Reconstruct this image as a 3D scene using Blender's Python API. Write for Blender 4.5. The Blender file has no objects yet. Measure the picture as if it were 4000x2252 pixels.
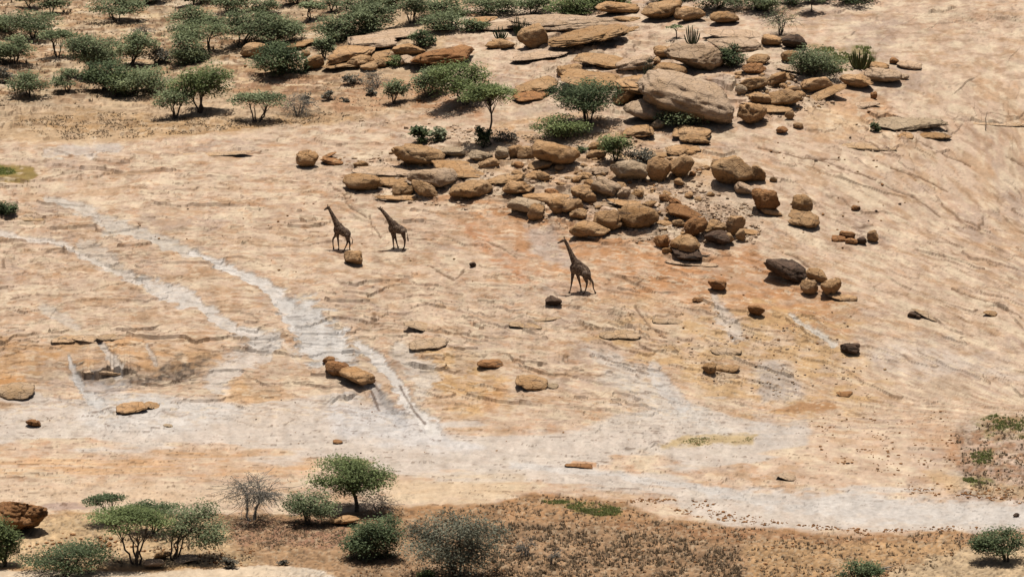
import bpy, bmesh, math, random
import numpy as np
from mathutils import Vector

random.seed(7)
rng = np.random.default_rng(11)
SC = bpy.context.scene
COL = SC.collection

# ------------------------------------------------------------------ camera, sky, sun, exposure
F = 18576.0            # focal length in photograph pixels (4000 wide)
PITCH = math.radians(10.0)
HC = 80.0
cam_d = bpy.data.cameras.new("camera")
cam = bpy.data.objects.new("camera", cam_d)
COL.objects.link(cam)
cam.location = (0, 0, HC)
cam.rotation_euler = (math.radians(90) - PITCH, 0, 0)
cam_d.sensor_width = 36.0
cam_d.lens = F / 4000.0 * 36.0
cam_d.clip_start = 1.0
cam_d.clip_end = 9000.0
SC.camera = cam

SUN_EL = math.radians(86.5)
SUN_AZ = math.radians(-8.0)      # sun stands behind the slope, nearly overhead
world = bpy.data.worlds.new("World")
SC.world = world
world.use_nodes = True
wn = world.node_tree
for n in list(wn.nodes):
    wn.nodes.remove(n)
sky = wn.nodes.new("ShaderNodeTexSky")
sky.sky_type = 'NISHITA'
sky.sun_disc = False
sky.sun_elevation = SUN_EL
sky.sun_rotation = -SUN_AZ
sky.air_density = 1.0
sky.dust_density = 6.0
sky.ozone_density = 0.3
bg = wn.nodes.new("ShaderNodeBackground")
bg.inputs[1].default_value = 0.05
wo = wn.nodes.new("ShaderNodeOutputWorld")
wn.links.new(sky.outputs[0], bg.inputs[0])
wn.links.new(bg.outputs[0], wo.inputs[0])

sun_d = bpy.data.lights.new("sun", 'SUN')
sun_d.energy = 5.0
sun_d.angle = math.radians(0.53)
sun_d.color = (1.0, 0.955, 0.88)
sun = bpy.data.objects.new("sun", sun_d)
COL.objects.link(sun)
sdir = Vector((math.cos(SUN_EL) * math.sin(SUN_AZ), math.cos(SUN_EL) * math.cos(SUN_AZ), math.sin(SUN_EL)))
sun.rotation_euler = sdir.to_track_quat('Z', 'Y').to_euler()
sun.location = (0, 400, 200)

SC.view_settings.view_transform = 'Standard'
SC.view_settings.look = 'None'
SC.view_settings.exposure = 0.5
SC.view_settings.gamma = 1.0
SC.view_settings.use_curve_mapping = False
try:
    SC.cycles.max_bounces = 3
    SC.cycles.diffuse_bounces = 1
    SC.cycles.use_denoising = True
except Exception:
    pass

# ------------------------------------------------------------------ helpers
def lin(c):
    c = c / 255.0
    return c / 12.92 if c <= 0.04045 else ((c + 0.055) / 1.055) ** 2.4

def S(r, g, b, k=2.25):
    """base colour of a surface that a photograph shows, in full sun, as this 8-bit colour"""
    return np.array([lin(r) / k, lin(g) / k, lin(b) / k])

def _hash(ix, iy, seed):
    h = (ix.astype(np.int64) * 374761393 + iy.astype(np.int64) * 668265263 + seed * 1442695041) & 0xFFFFFFFF
    h = ((h ^ (h >> 13)) * 1274126177) & 0xFFFFFFFF
    return ((h ^ (h >> 16)) & 0xFFFFFF) / float(0xFFFFFF)

def vn(x, y, seed=0):
    ix = np.floor(x); iy = np.floor(y)
    fx = x - ix; fy = y - iy
    fx = fx * fx * fx * (fx * (fx * 6 - 15) + 10); fy = fy * fy * fy * (fy * (fy * 6 - 15) + 10)
    a = _hash(ix, iy, seed); b = _hash(ix + 1, iy, seed)
    c = _hash(ix, iy + 1, seed); d = _hash(ix + 1, iy + 1, seed)
    return (a + (b - a) * fx + (c - a) * fy + (a - b - c + d) * fx * fy) * 2 - 1

def fbm(x, y, o=4, seed=0, g=0.5):
    s = 0; a = 1.0; t = 0
    for i in range(o):
        s = s + a * vn(x * 2 ** i + 17.3 * i, y * 2 ** i - 9.1 * i, seed + i * 31)
        t += a; a *= g
    return s / t * 1.6

def vn3(p, seed=0):
    i = np.floor(p).astype(np.int64); f = p - i
    f = f * f * (3 - 2 * f)
    out = 0
    for dx in (0, 1):
        for dy in (0, 1):
            for dz in (0, 1):
                h = _hash(i[:, 0] + dx + 7919 * (i[:, 2] + dz), i[:, 1] + dy, seed)
                w = (f[:, 0] if dx else 1 - f[:, 0]) * (f[:, 1] if dy else 1 - f[:, 1]) * (f[:, 2] if dz else 1 - f[:, 2])
                out = out + h * w
    return out * 2 - 1

def fbm3(p, o=3, seed=0, g=0.5):
    s = 0; a = 1.0; t = 0
    for i in range(o):
        s = s + a * vn3(p * 2 ** i + 5.7 * i, seed + 13 * i); t += a; a *= g
    return s / t * 1.5

def sstep(a, b, x):
    t = np.clip((x - a) / (b - a), 0, 1)
    return t * t * (3 - 2 * t)

def mesh_obj(name, verts, faces, mat, parent=None, smooth=False, loc=None):
    """one mesh object from arrays; verts in world coordinates, origin moved to loc"""
    verts = np.asarray(verts, dtype=np.float64)
    if loc is not None:
        verts = verts - np.asarray(loc)
    faces = np.asarray(faces, dtype=np.int32)
    me = bpy.data.meshes.new(name)
    nf, k = faces.shape
    me.vertices.add(len(verts)); me.vertices.foreach_set("co", verts.astype(np.float32).ravel())
    me.loops.add(nf * k); me.loops.foreach_set("vertex_index", faces.ravel())
    me.polygons.add(nf)
    me.polygons.foreach_set("loop_start", np.arange(nf, dtype=np.int32) * k)
    try:
        me.polygons.foreach_set("loop_total", np.full(nf, k, dtype=np.int32))
    except Exception:
        pass
    me.polygons.foreach_set("use_smooth", np.full(nf, smooth, dtype=bool))
    me.update(calc_edges=True)
    me.materials.append(mat)
    o = bpy.data.objects.new(name, me)
    COL.objects.link(o)
    if parent is not None:
        o.parent = parent
    elif loc is not None:
        o.location = loc
    return o

def tag(o, label=None, cat=None, group=None, kind=None):
    if label: o["label"] = label
    if cat: o["category"] = cat
    if group: o["group"] = group
    if kind: o["kind"] = kind
    return o

def empty(name, loc):
    o = bpy.data.objects.new(name, None)
    o.location = loc
    o.empty_display_size = 0.5
    COL.objects.link(o)
    return o

# ------------------------------------------------------------------ materials
def new_mat(name, rough=0.9):
    m = bpy.data.materials.new(name); m.use_nodes = True
    nt = m.node_tree
    b = nt.nodes["Principled BSDF"]
    b.inputs["Roughness"].default_value = rough
    b.inputs["Specular IOR Level"].default_value = 0.15
    return m, nt, b

def node(nt, t, **kw):
    n = nt.nodes.new(t)
    for k, v in kw.items():
        setattr(n, k, v)
    return n

def noise_node(nt, vec, scale, detail=4.0, rough=0.55):
    n = node(nt, "ShaderNodeTexNoise")
    n.inputs["Scale"].default_value = scale
    n.inputs["Detail"].default_value = detail
    n.inputs["Roughness"].default_value = rough
    nt.links.new(vec, n.inputs["Vector"])
    return n.outputs["Fac"]

def ramp(nt, fac, stops):
    r = node(nt, "ShaderNodeValToRGB")
    cr = r.color_ramp
    while len(cr.elements) < len(stops):
        cr.elements.new(0.5)
    for e, (p, c) in zip(cr.elements, stops):
        e.position = p
        e.color = (c[0], c[1], c[2], 1) if hasattr(c, "__len__") else (c, c, c, 1)
    nt.links.new(fac, r.inputs[0])
    return r.outputs[0]

def mix(nt, fac, a, b, mode='MIX'):
    m = node(nt, "ShaderNodeMix", data_type='RGBA', blend_type=mode)
    for sock, v in ((0, fac), (6, a), (7, b)):
        if isinstance(v, bpy.types.NodeSocket):
            nt.links.new(v, m.inputs[sock])
        elif hasattr(v, "__len__"):
            m.inputs[sock].default_value = (v[0], v[1], v[2], 1)
        else:
            m.inputs[sock].default_value = v
    return m.outputs[2]

def mapping(nt, vec, scale):
    mp = node(nt, "ShaderNodeMapping")
    mp.inputs["Scale"].default_value = scale
    nt.links.new(vec, mp.inputs["Vector"])
    return mp.outputs[0]

def bump(nt, b, height, strength, dist):
    bp = node(nt, "ShaderNodeBump")
    bp.inputs["Strength"].default_value = strength
    bp.inputs["Distance"].default_value = dist
    nt.links.new(height, bp.inputs["Height"])
    nt.links.new(bp.outputs[0], b.inputs["Normal"])

def terrain_material():
    m, nt, b = new_mat("sandstone_ground", 0.95)
    b.inputs["Specular IOR Level"].default_value = 0.05
    at = node(nt, "ShaderNodeAttribute", attribute_name="stone_colour")
    geo = node(nt, "ShaderNodeNewGeometry")
    pos = geo.outputs["Position"]
    n1 = noise_node(nt, mapping(nt, pos, (1.0, 0.55, 2.5)), 3.2, 5, 0.65)
    n2 = noise_node(nt, mapping(nt, pos, (1.0, 0.5, 1.0)), 0.9, 5, 0.6)
    c1 = ramp(nt, n1, [(0.28, 0.84), (0.5, 1.0), (0.75, 1.12)])
    c2 = ramp(nt, n2, [(0.3, (0.88, 0.85, 0.82)), (0.52, (1, 1, 1)), (0.74, (1.08, 1.06, 1.04))])
    c = mix(nt, 1.0, at.outputs["Color"], c1, 'MULTIPLY')
    c = mix(nt, 1.0, c, c2, 'MULTIPLY')
    nt.links.new(c, b.inputs["Base Color"])
    bump(nt, b, n1, 0.5, 0.10)
    return m

def rock_material(name, ca, cb, dark, dark_at=0.62, varnish=1.0):
    m, nt, b = new_mat(name, 0.9)
    tc = node(nt, "ShaderNodeTexCoord")
    oi = node(nt, "ShaderNodeObjectInfo")
    geo = node(nt, "ShaderNodeNewGeometry")
    pos = geo.outputs["Position"]
    big = noise_node(nt, pos, 0.55, 4, 0.6)
    base = ramp(nt, big, [(0.32, ca), (0.66, cb)])
    rnd = ramp(nt, oi.outputs["Random"], [(0.0, (0.82, 0.80, 0.77)), (0.5, (1, 1, 1)), (1.0, (1.12, 1.10, 1.10))])
    base = mix(nt, 1.0, base, rnd, 'MULTIPLY')
    fine = noise_node(nt, mapping(nt, pos, (1, 1, 2.2)), 4.5, 6, 0.65)
    fm = ramp(nt, fine, [(0.3, 0.72), (0.5, 1.0), (0.72, 1.14)])
    base = mix(nt, 1.0, base, fm, 'MULTIPLY')
    st = noise_node(nt, mapping(nt, pos, (0.5, 0.5, 3.2)), 1.1, 5, 0.65)
    vm = ramp(nt, st, [(dark_at, 0.0), (dark_at + 0.12, varnish)])
    base = mix(nt, vm, base, dark)
    nt.links.new(base, b.inputs["Base Color"])
    crk = node(nt, 'ShaderNodeTexVoronoi', feature='DISTANCE_TO_EDGE')
    crk.inputs['Scale'].default_value = 0.9
    nt.links.new(mix(nt, 0.35, mapping(nt, pos, (1, 1, 1.9)), noise_node(nt, pos, 1.6, 3), 'ADD'), crk.inputs['Vector'])
    cl = ramp(nt, crk.outputs['Distance'], [(0.0, 0.0), (0.03, 1.0)])
    hsum = node(nt, 'ShaderNodeMath', operation='MULTIPLY_ADD')
    nt.links.new(cl, hsum.inputs[0]); hsum.inputs[1].default_value = 0.5; nt.links.new(fine, hsum.inputs[2])
    bump(nt, b, hsum.outputs[0], 0.9, 0.16)
    return m

def leaf_material(name, dark, mid, light):
    m, nt, b = new_mat(name, 0.75)
    at = node(nt, "ShaderNodeAttribute", attribute_name="leaf_tone")
    oi = node(nt, "ShaderNodeObjectInfo")
    c = ramp(nt, at.outputs["Fac"], [(0.0, dark), (0.5, mid), (1.0, light)])
    rnd = ramp(nt, oi.outputs["Random"], [(0.0, (0.9, 0.9, 0.9)), (1.0, (1.1, 1.1, 1.08))])
    c = mix(nt, 1.0, c, rnd, 'MULTIPLY')
    nt.links.new(c, b.inputs["Base Color"])
    tr = node(nt, "ShaderNodeBsdfTranslucent")
    nt.links.new(c, tr.inputs[0])
    ms = node(nt, "ShaderNodeMixShader")
    ms.inputs[0].default_value = 0.32
    nt.links.new(b.outputs[0], ms.inputs[1]); nt.links.new(tr.outputs[0], ms.inputs[2])
    nt.links.new(ms.outputs[0], nt.nodes["Material Output"].inputs[0])
    return m

def bark_material(name, a, c2):
    m, nt, b = new_mat(name, 0.9)
    geo = node(nt, "ShaderNodeNewGeometry")
    n = noise_node(nt, geo.outputs["Position"], 6.0, 4, 0.6)
    nt.links.new(ramp(nt, n, [(0.3, a), (0.7, c2)]), b.inputs["Base Color"])
    return m

M = {}
M['ground'] = terrain_material()
M['tan'] = rock_material("weathered_tan_sandstone", S(196, 152, 104), S(212, 174, 132), (0.075, 0.048, 0.032), 0.57, 0.85)
M['pale'] = rock_material("pale_pink_sandstone", S(208, 176, 142), S(220, 192, 164), (0.10, 0.068, 0.045), 0.60, 0.75)
M['grey'] = rock_material("greyish_sandstone", S(196, 170, 138), S(212, 188, 158), (0.09, 0.068, 0.05), 0.6, 0.75)
M['brown'] = rock_material("brown_varnished_sandstone", S(168, 118, 76), S(190, 142, 96), (0.06, 0.038, 0.025), 0.56, 0.9)
M['dark'] = rock_material("dark_varnished_sandstone", (0.058, 0.037, 0.025), (0.098, 0.062, 0.042), (0.022, 0.016, 0.012), 0.5, 0.9)
M['olive'] = leaf_material("grey_green_leaves", (0.070, 0.086, 0.044), (0.140, 0.165, 0.086), (0.220, 0.250, 0.135))
M['green'] = leaf_material("fresh_green_leaves", (0.066, 0.086, 0.034), (0.125, 0.156, 0.062), (0.195, 0.230, 0.095))
M['deep'] = leaf_material("dark_green_leaves", (0.040, 0.054, 0.027), (0.082, 0.108, 0.052), (0.138, 0.168, 0.084))
M['dry'] = leaf_material("grey_dry_twigs", (0.050, 0.046, 0.036), (0.098, 0.090, 0.070), (0.165, 0.152, 0.118))
M['sage'] = leaf_material("sage_grey_leaves", (0.045, 0.047, 0.034), (0.105, 0.110, 0.078), (0.185, 0.185, 0.135))
M['plate'] = rock_material("peeling_sheet_sandstone", S(206, 170, 128), S(216, 188, 158), (0.15, 0.10, 0.065), 0.64, 0.5)
M['straw'] = leaf_material("dry_grass", (0.075, 0.052, 0.034), (0.165, 0.118, 0.075), (0.33, 0.245, 0.155))
M['grass'] = leaf_material("green_grass", (0.08, 0.085, 0.03), (0.15, 0.17, 0.055), (0.24, 0.25, 0.09))
M['aloe'] = leaf_material("succulent_stems", (0.085, 0.10, 0.06), (0.16, 0.18, 0.11), (0.30, 0.30, 0.20))
M['bark'] = bark_material("dark_bark", (0.045, 0.034, 0.026), (0.095, 0.075, 0.058))
M['greybark'] = bark_material("grey_bark", (0.10, 0.09, 0.078), (0.20, 0.18, 0.155))

# ------------------------------------------------------------------ terrain
CP, SP = math.cos(PITCH), math.sin(PITCH)
def ray(u, v):
    a = (np.asarray(u, float) - 2000.0) / F
    b = (1126.0 - np.asarray(v, float)) / F
    dx = a
    dy = CP + b * SP
    dz = -SP + b * CP
    return dx / dy, dz / dy          # per metre of Y

SV = np.array([-200, 0, 150, 300, 450, 560, 650, 800, 1000, 1200, 1350, 1450, 1550, 1650, 1800, 2000, 2300, 2600.0])
SU = np.array([0, 1000, 2000, 3000, 4000.0])
ST = np.array([
    [5, 5, 6, 8, 13], [5, 5, 7, 10, 15], [5, 6, 9, 12, 15], [4, 5, 11, 14, 15], [3, 4, 11, 15, 16],
    [4, 6, 10, 16, 16], [10, 11, 13, 17, 17], [14, 15, 17, 19, 17], [15, 17, 19, 20, 17], [18, 19, 21, 21, 17],
    [24, 22, 23, 22, 16], [31, 27, 24, 21, 13], [14, 21, 17, 13, 10], [4, 8, 8, 8, 8], [3, 3, 3, 4, 4],
    [2, 2, 2, 2, 2], [2, 2, 2, 2, 2], [2, 2, 2, 2, 2.0]])

def slope_at(u, v):
    """u array, v scalar -> slope in degrees"""
    row = np.array([np.interp(v, SV, ST[:, i]) for i in range(5)])
    t = np.clip(u, 0, 4000) / 1000.0
    i = np.clip(np.floor(t).astype(int), 0, 3); f = t - i
    f = f * f * (3 - 2 * f)
    return row[i] * (1 - f) + row[i + 1] * f

US_in = np.arange(-300, 4301, 4.5)
def geo_ext(n, start, step, g):
    out = []; x = start
    for i in range(n):
        step *= g; x += step; out.append(x)
    return np.array(out)
extR = geo_ext(24, US_in[-1], 12, 1.35)
US = np.concatenate([-300 - (extR - US_in[-1])[::-1], US_in, extR])
VS = np.arange(2420, -151, -3.6)      # bottom to top
NU, NV = len(US), len(VS)
Yg = np.zeros((NV, NU)); Zg = np.zeros((NV, NU)); Xg = np.zeros((NV, NU))
mx, mz = ray(US, VS[0])
Zcur = np.zeros(NU) - 0.0
Ycur = (Zcur - HC) / mz
for k, v in enumerate(VS):
    mx, mz = ray(US, v)
    if k:
        s = slope_at(US, v) + 2.2 * fbm(US / 700.0, np.full(NU, v / 260.0), 3, 5) * (1 if v < 1700 else 0.35)
        t = np.tan(np.radians(np.clip(s, 0.5, 60)))
        Yn = (Zcur - t * Ycur - HC) / (mz - t)
        Zcur = HC + Yn * mz; Ycur = Yn
    Xg[k] = mx * Ycur; Yg[k] = Ycur; Zg[k] = Zcur
UU, VV = np.meshgrid(US, VS)
Z0 = Zg.copy()

# --- relief: exfoliation sheets, ledges and cracks
flat = sstep(1560, 1720, VV)                         # the pale valley floor is smooth
plateau = (1 - sstep(380, 560, VV)) * (1 - sstep(900, 1900, UU))
def ridged(x, y, o, seed):
    s = 0; a = 1.0
    for i in range(o):
        s = s + a * (1 - 2 * np.abs(vn(x * 2 ** i + 3.1 * i, y * 2 ** i, seed + i))); a *= 0.5
    return s
disp = 0.10 * fbm(Xg / 3.2 + 0.25 * vn(Xg, Yg, 70), Yg / 4.2, 4, 71) * (1 - 0.75 * flat)
disp += 0.03 * ridged(Xg / 2.4, Yg / 2.0, 3, 72) * (1 - 0.7 * flat)
disp += 0.035 * fbm(Xg / 0.8, Yg / 1.0, 2, 73) * (1 - 0.6 * flat)
tilt = np.interp(US, [0, 900, 1700, 2600, 3300, 4000], [-0.05, 0.02, 0.06, 0.20, 0.30, 0.34])
itilt = np.concatenate([[0], np.cumsum((tilt[1:] + tilt[:-1]) / 2 * np.diff(np.clip(US, -300, 4300)))])
up = VV - itilt[None, :] * (1 - 0.8 * flat) * sstep(60, 1000, VV)
def sheets(period, amp, seed, warp, thr, pu=420.0, pv=90.0):
    ph = -up / period + warp * fbm(UU / pu, up / pv, 4, seed)
    fr = ph - np.floor(ph)
    cell = np.floor(ph)
    am = vn(UU / (period * 5.0) + cell * 3.7, cell * 0.77, seed + 3)
    am = sstep(thr, thr + 0.55, am)
    return amp * am * (1 - fr) ** 1.4
rough_zone = (0.55 + 0.45 * sstep(-0.2, 0.5, fbm(UU / 600.0, VV / 200.0, 3, 33)))
rough_zone *= 1 - 0.45 * sstep(2900, 3300, UU) * (1 - sstep(300, 500, VV))
rz = rough_zone * (1 - 0.72 * flat) * (1 - 0.5 * sstep(2500, 3000, UU))
zone2 = np.exp(-((VV - 1290) / 90.0) ** 2)
disp += sheets(120, 0.20, 201, 1.3, 0.10) * rz
disp += sheets(52, 0.13, 211, 1.5, 0.08, 300, 60) * rz
disp += sheets(27, 0.085, 221, 1.6, 0.0, 160, 40) * rz
disp += sheets(40, 0.22, 231, 1.8, -0.1, 110, 50) * zone2 * sstep(1000, 1500, UU) * (1 - sstep(3200, 3600, UU))
# scooped hollow under the overhang at the foot of the slope
disp -= 0.55 * np.exp(-((UU - 420) / 150.0) ** 2 - ((VV - 1492) / 34.0) ** 2)
disp -= 0.35 * np.exp(-((UU - 680) / 140.0) ** 2 - ((VV - 1465) / 30.0) ** 2)
disp -= 0.45 * np.exp(-((UU - 1480) / 110.0) ** 2 - ((VV - 1580) / 40.0) ** 2)
# broken bedding among the boulders
def blob(u, v, ru, rv):
    return np.exp(-((UU - u) / ru) ** 2 - ((VV - v) / rv) ** 2)
zb = np.clip(blob(1650, 690, 330, 80) + blob(2250, 740, 330, 150) + blob(1500, 195, 230, 60) + blob(2250, 150, 300, 70) + blob(2350, 330, 350, 90)
             + blob(2950, 330, 260, 130) + blob(3500, 500, 220, 60) + blob(2650, 880, 200, 90), 0, 1)
def worley(u, v, cu, cv, seed, warp=0.5):
    x = u / cu + warp * fbm(u / cu * 0.7, v / cv * 0.7, 3, seed + 1); y = v / cv + warp * fbm(u / cu * 0.7 + 31, v / cv * 0.7, 3, seed + 2)
    ix = np.floor(x); iy = np.floor(y)
    b1 = np.full(x.shape, 9e9); r1 = np.zeros(x.shape); fy = np.zeros(x.shape); b2 = np.full(x.shape, 9e9)
    for dx in (-1, 0, 1):
        for dy in (-1, 0, 1):
            px = ix + dx + _hash(ix + dx, iy + dy, seed); py = iy + dy + _hash(ix + dx, iy + dy, seed + 7)
            d = (x - px) ** 2 + (y - py) ** 2
            m = d < b1
            b2 = np.where(m, b1, np.minimum(b2, d)); b1 = np.where(m, d, b1)
            r1 = np.where(m, _hash(ix + dx, iy + dy, seed + 13), r1); fy = np.where(m, y - py, fy)
    return r1, fy, np.sqrt(b2) - np.sqrt(b1)
# fractured sheets: single plates of rock stand proud, highest at their lower lip
plate_tone = np.zeros_like(UU)
crack = np.zeros_like(UU)  # mask of joints at plate front edges, where lip shade is painted
def plates(cu, cv, amp, thr, mask, seed, tone=.05):
    global disp, plate_tone
    r, fy, e = worley(UU, up, cu, cv, seed)
    sel = (r > thr) * (0.45 + 0.55 * (r - thr) / (1 - thr))
    disp = disp + amp * mask * sel * np.clip(0.5 + 1.1 * fy, 0, 1.1)
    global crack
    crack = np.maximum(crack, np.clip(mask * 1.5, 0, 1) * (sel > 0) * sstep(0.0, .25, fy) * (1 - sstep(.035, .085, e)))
    plate_tone = plate_tone + tone * (np.modf(r * 7.13)[0] - 0.5) * np.clip(mask * 1.3, 0, 1)
pm = (0.35 + 0.65 * sstep(-0.3, 0.3, fbm(UU / 380.0, VV / 110.0, 3, 37))) * (1 - 0.85 * flat)
pm *= 1 - 0.75 * sstep(3000, 3300, UU + 0.4 * (460 - VV)) * (1 - sstep(330, 520, VV))
pm *= 1 - 0.35 * sstep(2600, 3100, UU)
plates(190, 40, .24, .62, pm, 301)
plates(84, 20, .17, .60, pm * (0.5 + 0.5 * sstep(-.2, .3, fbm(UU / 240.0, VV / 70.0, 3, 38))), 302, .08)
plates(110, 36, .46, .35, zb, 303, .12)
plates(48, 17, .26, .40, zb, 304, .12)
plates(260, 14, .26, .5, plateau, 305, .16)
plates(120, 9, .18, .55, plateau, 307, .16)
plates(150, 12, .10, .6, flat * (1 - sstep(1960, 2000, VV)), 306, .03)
# pock marks on the lower slope
pk = vn(UU / 34.0, VV / 17.0, 401)
disp -= 0.22 * sstep(0.62, 0.82, pk) * sstep(1380, 1450, VV + 60) * (1 - sstep(1440, 1520, VV)) * sstep(1900, 2060, UU) * (1 - sstep(2350, 2500, UU))
disp += sheets(34, 0.16, 251, 1.2, -0.1, 260, 30) * plateau
disp += sheets(16, 0.10, 252, 1.0, 0.0, 160, 20) * plateau

LEDGES = [  # points in photograph pixels along the front lip, height m, how far the top runs back (px)
    ([(500,625),(640,606),(760,600),(900,592),(1050,590)], .22, 50), ([(480,728),(540,732),(590,730)], .22, 25),
    ([(620,750),(690,770),(720,792)], .18, 25), ([(-100,853),(60,862),(120,858),(220,860),(255,850),(300,826)], .36, 45),
    ([(-100,900),(0,894),(90,879)], .28, 25), ([(175,1313),(225,1289)], .30, 22), ([(210,1336),(240,1340),(283,1327)], .30, 35),
    ([(280,1310),(310,1333),(380,1324)], .30, 45), ([(366,1304),(400,1326),(430,1330),(525,1316),(560,1310)], .26, 50),
    ([(290,1458),(373,1470),(420,1449),(466,1452),(540,1456)], 1.0, 60), ([(760,1402),(820,1396)], .25, 30),
    ([(1283,1593),(1322,1556),(1373,1558),(1402,1541)], .55, 45), ([(1594,1245),(1640,1283),(1680,1299),(1726,1293)], .34, 55),
    ([(1583,1340),(1620,1358),(1680,1351),(1735,1336)], .34, 70), ([(1770,1287),(1800,1300),(1840,1304)], .28, 35),
    ([(1990,1244),(2115,1256)], .26, 30), ([(2030,1274),(2110,1301)], .24, 30), ([(1870,1330),(1960,1340)], .24, 25),
    ([(1880,1300),(1985,1302)], .24, 22), ([(2350,1304),(2400,1319)], .26, 35), ([(2390,1254),(2440,1264),(2480,1260)], .26, 28),
    ([(2430,1312),(2445,1320),(2505,1313)], .28, 40), ([(2560,1258),(2640,1262)], .26, 24), ([(2650,1278),(2690,1284)], .24, 26),
    ([(2745,1325),(2760,1340),(2800,1343)], .26, 30), ([(2800,1369),(2850,1374),(2892,1380)], .24, 30), ([(2990,1331),(3120,1332),(3255,1342)], .26, 40),
    ([(2755,1440),(2775,1452),(2860,1436)], .28, 40), ([(2060,1497),(2120,1518),(2140,1510)], .3, 60), ([(2260,1610),(2290,1624),(2340,1622)], .22, 20),
    ([(3560,1212),(3640,1246),(3710,1284),(3745,1304),(3825,1316)], .34, 40), ([(3700,1352),(3780,1350),(3800,1376)], .18, 30),
    ([(3590,1575),(3680,1569),(3715,1576)], .34, 25), ([(3850,1200),(3930,1206),(3970,1255),(4020,1300)], .3, 40),
    ([(3700,473),(3800,478),(3900,484),(4050,492)], .40, 40), ([(3860,464),(3940,469),(4050,476)], .34, 20),
    ([(3318,566),(3350,584),(3400,592),(3460,594),(3535,590),(3552,578)], .38, 60), ([(3625,594),(3720,602)], .34, 25),
    ([(3600,56),(3680,50),(3738,37)], .5, 30), ([(3110,60),(3200,56),(3285,50),(3340,25)], .3, 45), ([(3770,-2),(3810,3)], .35, 20), ([(3890,10),(3935,16)], .35, 20),
    ([(3600,135),(3660,98),(3760,85),(3870,74),(4050,70)], .26, 60), ([(3880,80),(3990,84)], .22, 25),
    ([(3270,172),(3300,150),(3360,120)], .22, 40), ([(3715,375),(3790,322),(3830,285)], .26, 50), ([(3715,262),(3800,266)], .22, 18), ([(3930,258),(3960,210),(3990,178)], .34, 30),
    ([(2790,800),(2900,830)], .1, 20), ([(2390,1750),(2420,1756),(2465,1756)], .22, 18), ([(2458,1773),(2520,1764),(2560,1742),(2640,1748)], .26, 30),
    ([(700,1766),(760,1759),(900,1757),(965,1745)], .24, 40), ([(-100,1700),(180,1734),(350,1757),(560,1771)], .12, 35),
    ([(45,1887),(80,1899),(122,1900)], .28, 35), ([(-50,1868),(80,1864)], .18, 20), ([(300,1832),(358,1832)], .24, 15), ([(410,1842),(495,1845)], .22, 15), ([(150,1826),(280,1838)], .2, 20),
    ([(225,1880),(300,1878)], .2, 18), ([(240,1890),(350,1902),(400,1900)], .2, 20), ([(680,1872),(760,1880)], .2, 15), ([(1010,1850),(1090,1850)], .2, 16), ([(1090,1853),(1130,1858),(1165,1876)], .3, 20),
    ([(1770,1747),(1825,1750)], .3, 14), ([(1620,1806),(1700,1810)], .2, 10), ([(2500,1864),(2530,1878),(2612,1888)], .26, 20), ([(2740,1909),(2815,1911)], .22, 12),
    ([(2800,1895),(2830,1875),(2870,1862),(2930,1860)], .24, 35), ([(2060,1925),(2090,1905),(2115,1895)], .2, 30), ([(2640,1752),(2800,1748),(2900,1736)], .12, 25),
    ([(2215,1820),(2320,1822)], .2, 12), ([(3030,1862),(3070,1872),(3105,1862)], .3, 22), ([(3030,1912),(3090,1912),(3160,1895)], .14, 35),
    ([(3275,1840),(3330,1846)], .22, 20), ([(3165,1968),(3240,1968)], .18, 8),
    ([(1318,480),(1335,494),(1420,500),(1525,494)], .34, 50), ([(1360,508),(1400,522),(1445,512)], .3, 25), ([(1455,521),(1540,532),(1680,552),(1770,556)], .3, 40),
    ([(1480,450),(1600,442),(1680,430)], .22, 30), ([(130,402),(190,440),(195,442)], .35, 30), ([(30,405),(110,392)], .2, 20),
    ([(900,592),(1000,585)], .2, 30),
]
SOIL_EDGE = [(1380,2002),(1500,1984),(1620,1979),(1800,1976),(1900,1966),(2000,1951),(2090,1928),(2250,1941),(2400,1954),(2480,1982),(2600,2030),
             (2800,2043),(3000,2066),(3200,2086),(3400,2092),(3550,2084),(3620,2072),(3850,2078),(4400,2050)]
LEDGES.append((SOIL_EDGE, .20, 30))
LEDGES.append(([(-300,540),(0,541),(213,557),(420,561),(660,544),(850,526),(1000,511),(1318,481)], -.16, 60))
LEDGES.append(([(-300,2218),(0,2215),(300,2226),(620,2230),(900,2212),(1080,2206),(1300,2210)], -.12, 40))
for pts, h, L in LEDGES:
    p = np.array(pts, float)
    x0, x1 = p[0, 0], p[-1, 0]
    ci = np.where((US >= x0) & (US <= x1))[0]
    if len(ci) == 0:
        continue
    u = US[ci]
    vl = np.interp(u, p[:, 0], p[:, 1]) + 6.0 * fbm(u / 34.0, np.full(len(u), pts[0][1] / 3.0), 3, 7)
    tp = np.minimum((u - x0), (x1 - u)) / max(20.0, 0.25 * (x1 - x0))
    tp = np.clip(tp, 0, 1) ** 0.6
    if x1 - x0 > 600:
        tp = tp * (0.45 + 0.55 * sstep(-0.5, 0.4, fbm(u / 90.0, np.full(len(u), 3.3), 3, 9)))
    tp = tp * (0.4 + 0.6 * sstep(-0.5, 0.5, fbm(u / 26.0, np.full(len(u), pts[0][1] * 0.37), 3, 17)))
    vl = vl + 1.0 * fbm(u / 16.0, np.full(len(u), pts[0][1] * 0.71), 2, 19)
    d = vl[None, :] - VV[:, ci]
    hh = abs(h) * 0.7
    if h > 0:
        e = np.where(d > 0, np.exp(-d / L), 0.0)
    else:
        e = np.where(d < 0, np.exp(d / L), 0.0) * 1.0
    disp[:, ci] += hh * tp[None, :] * e * (1.0 if h > 0 else 1.0)

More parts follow.
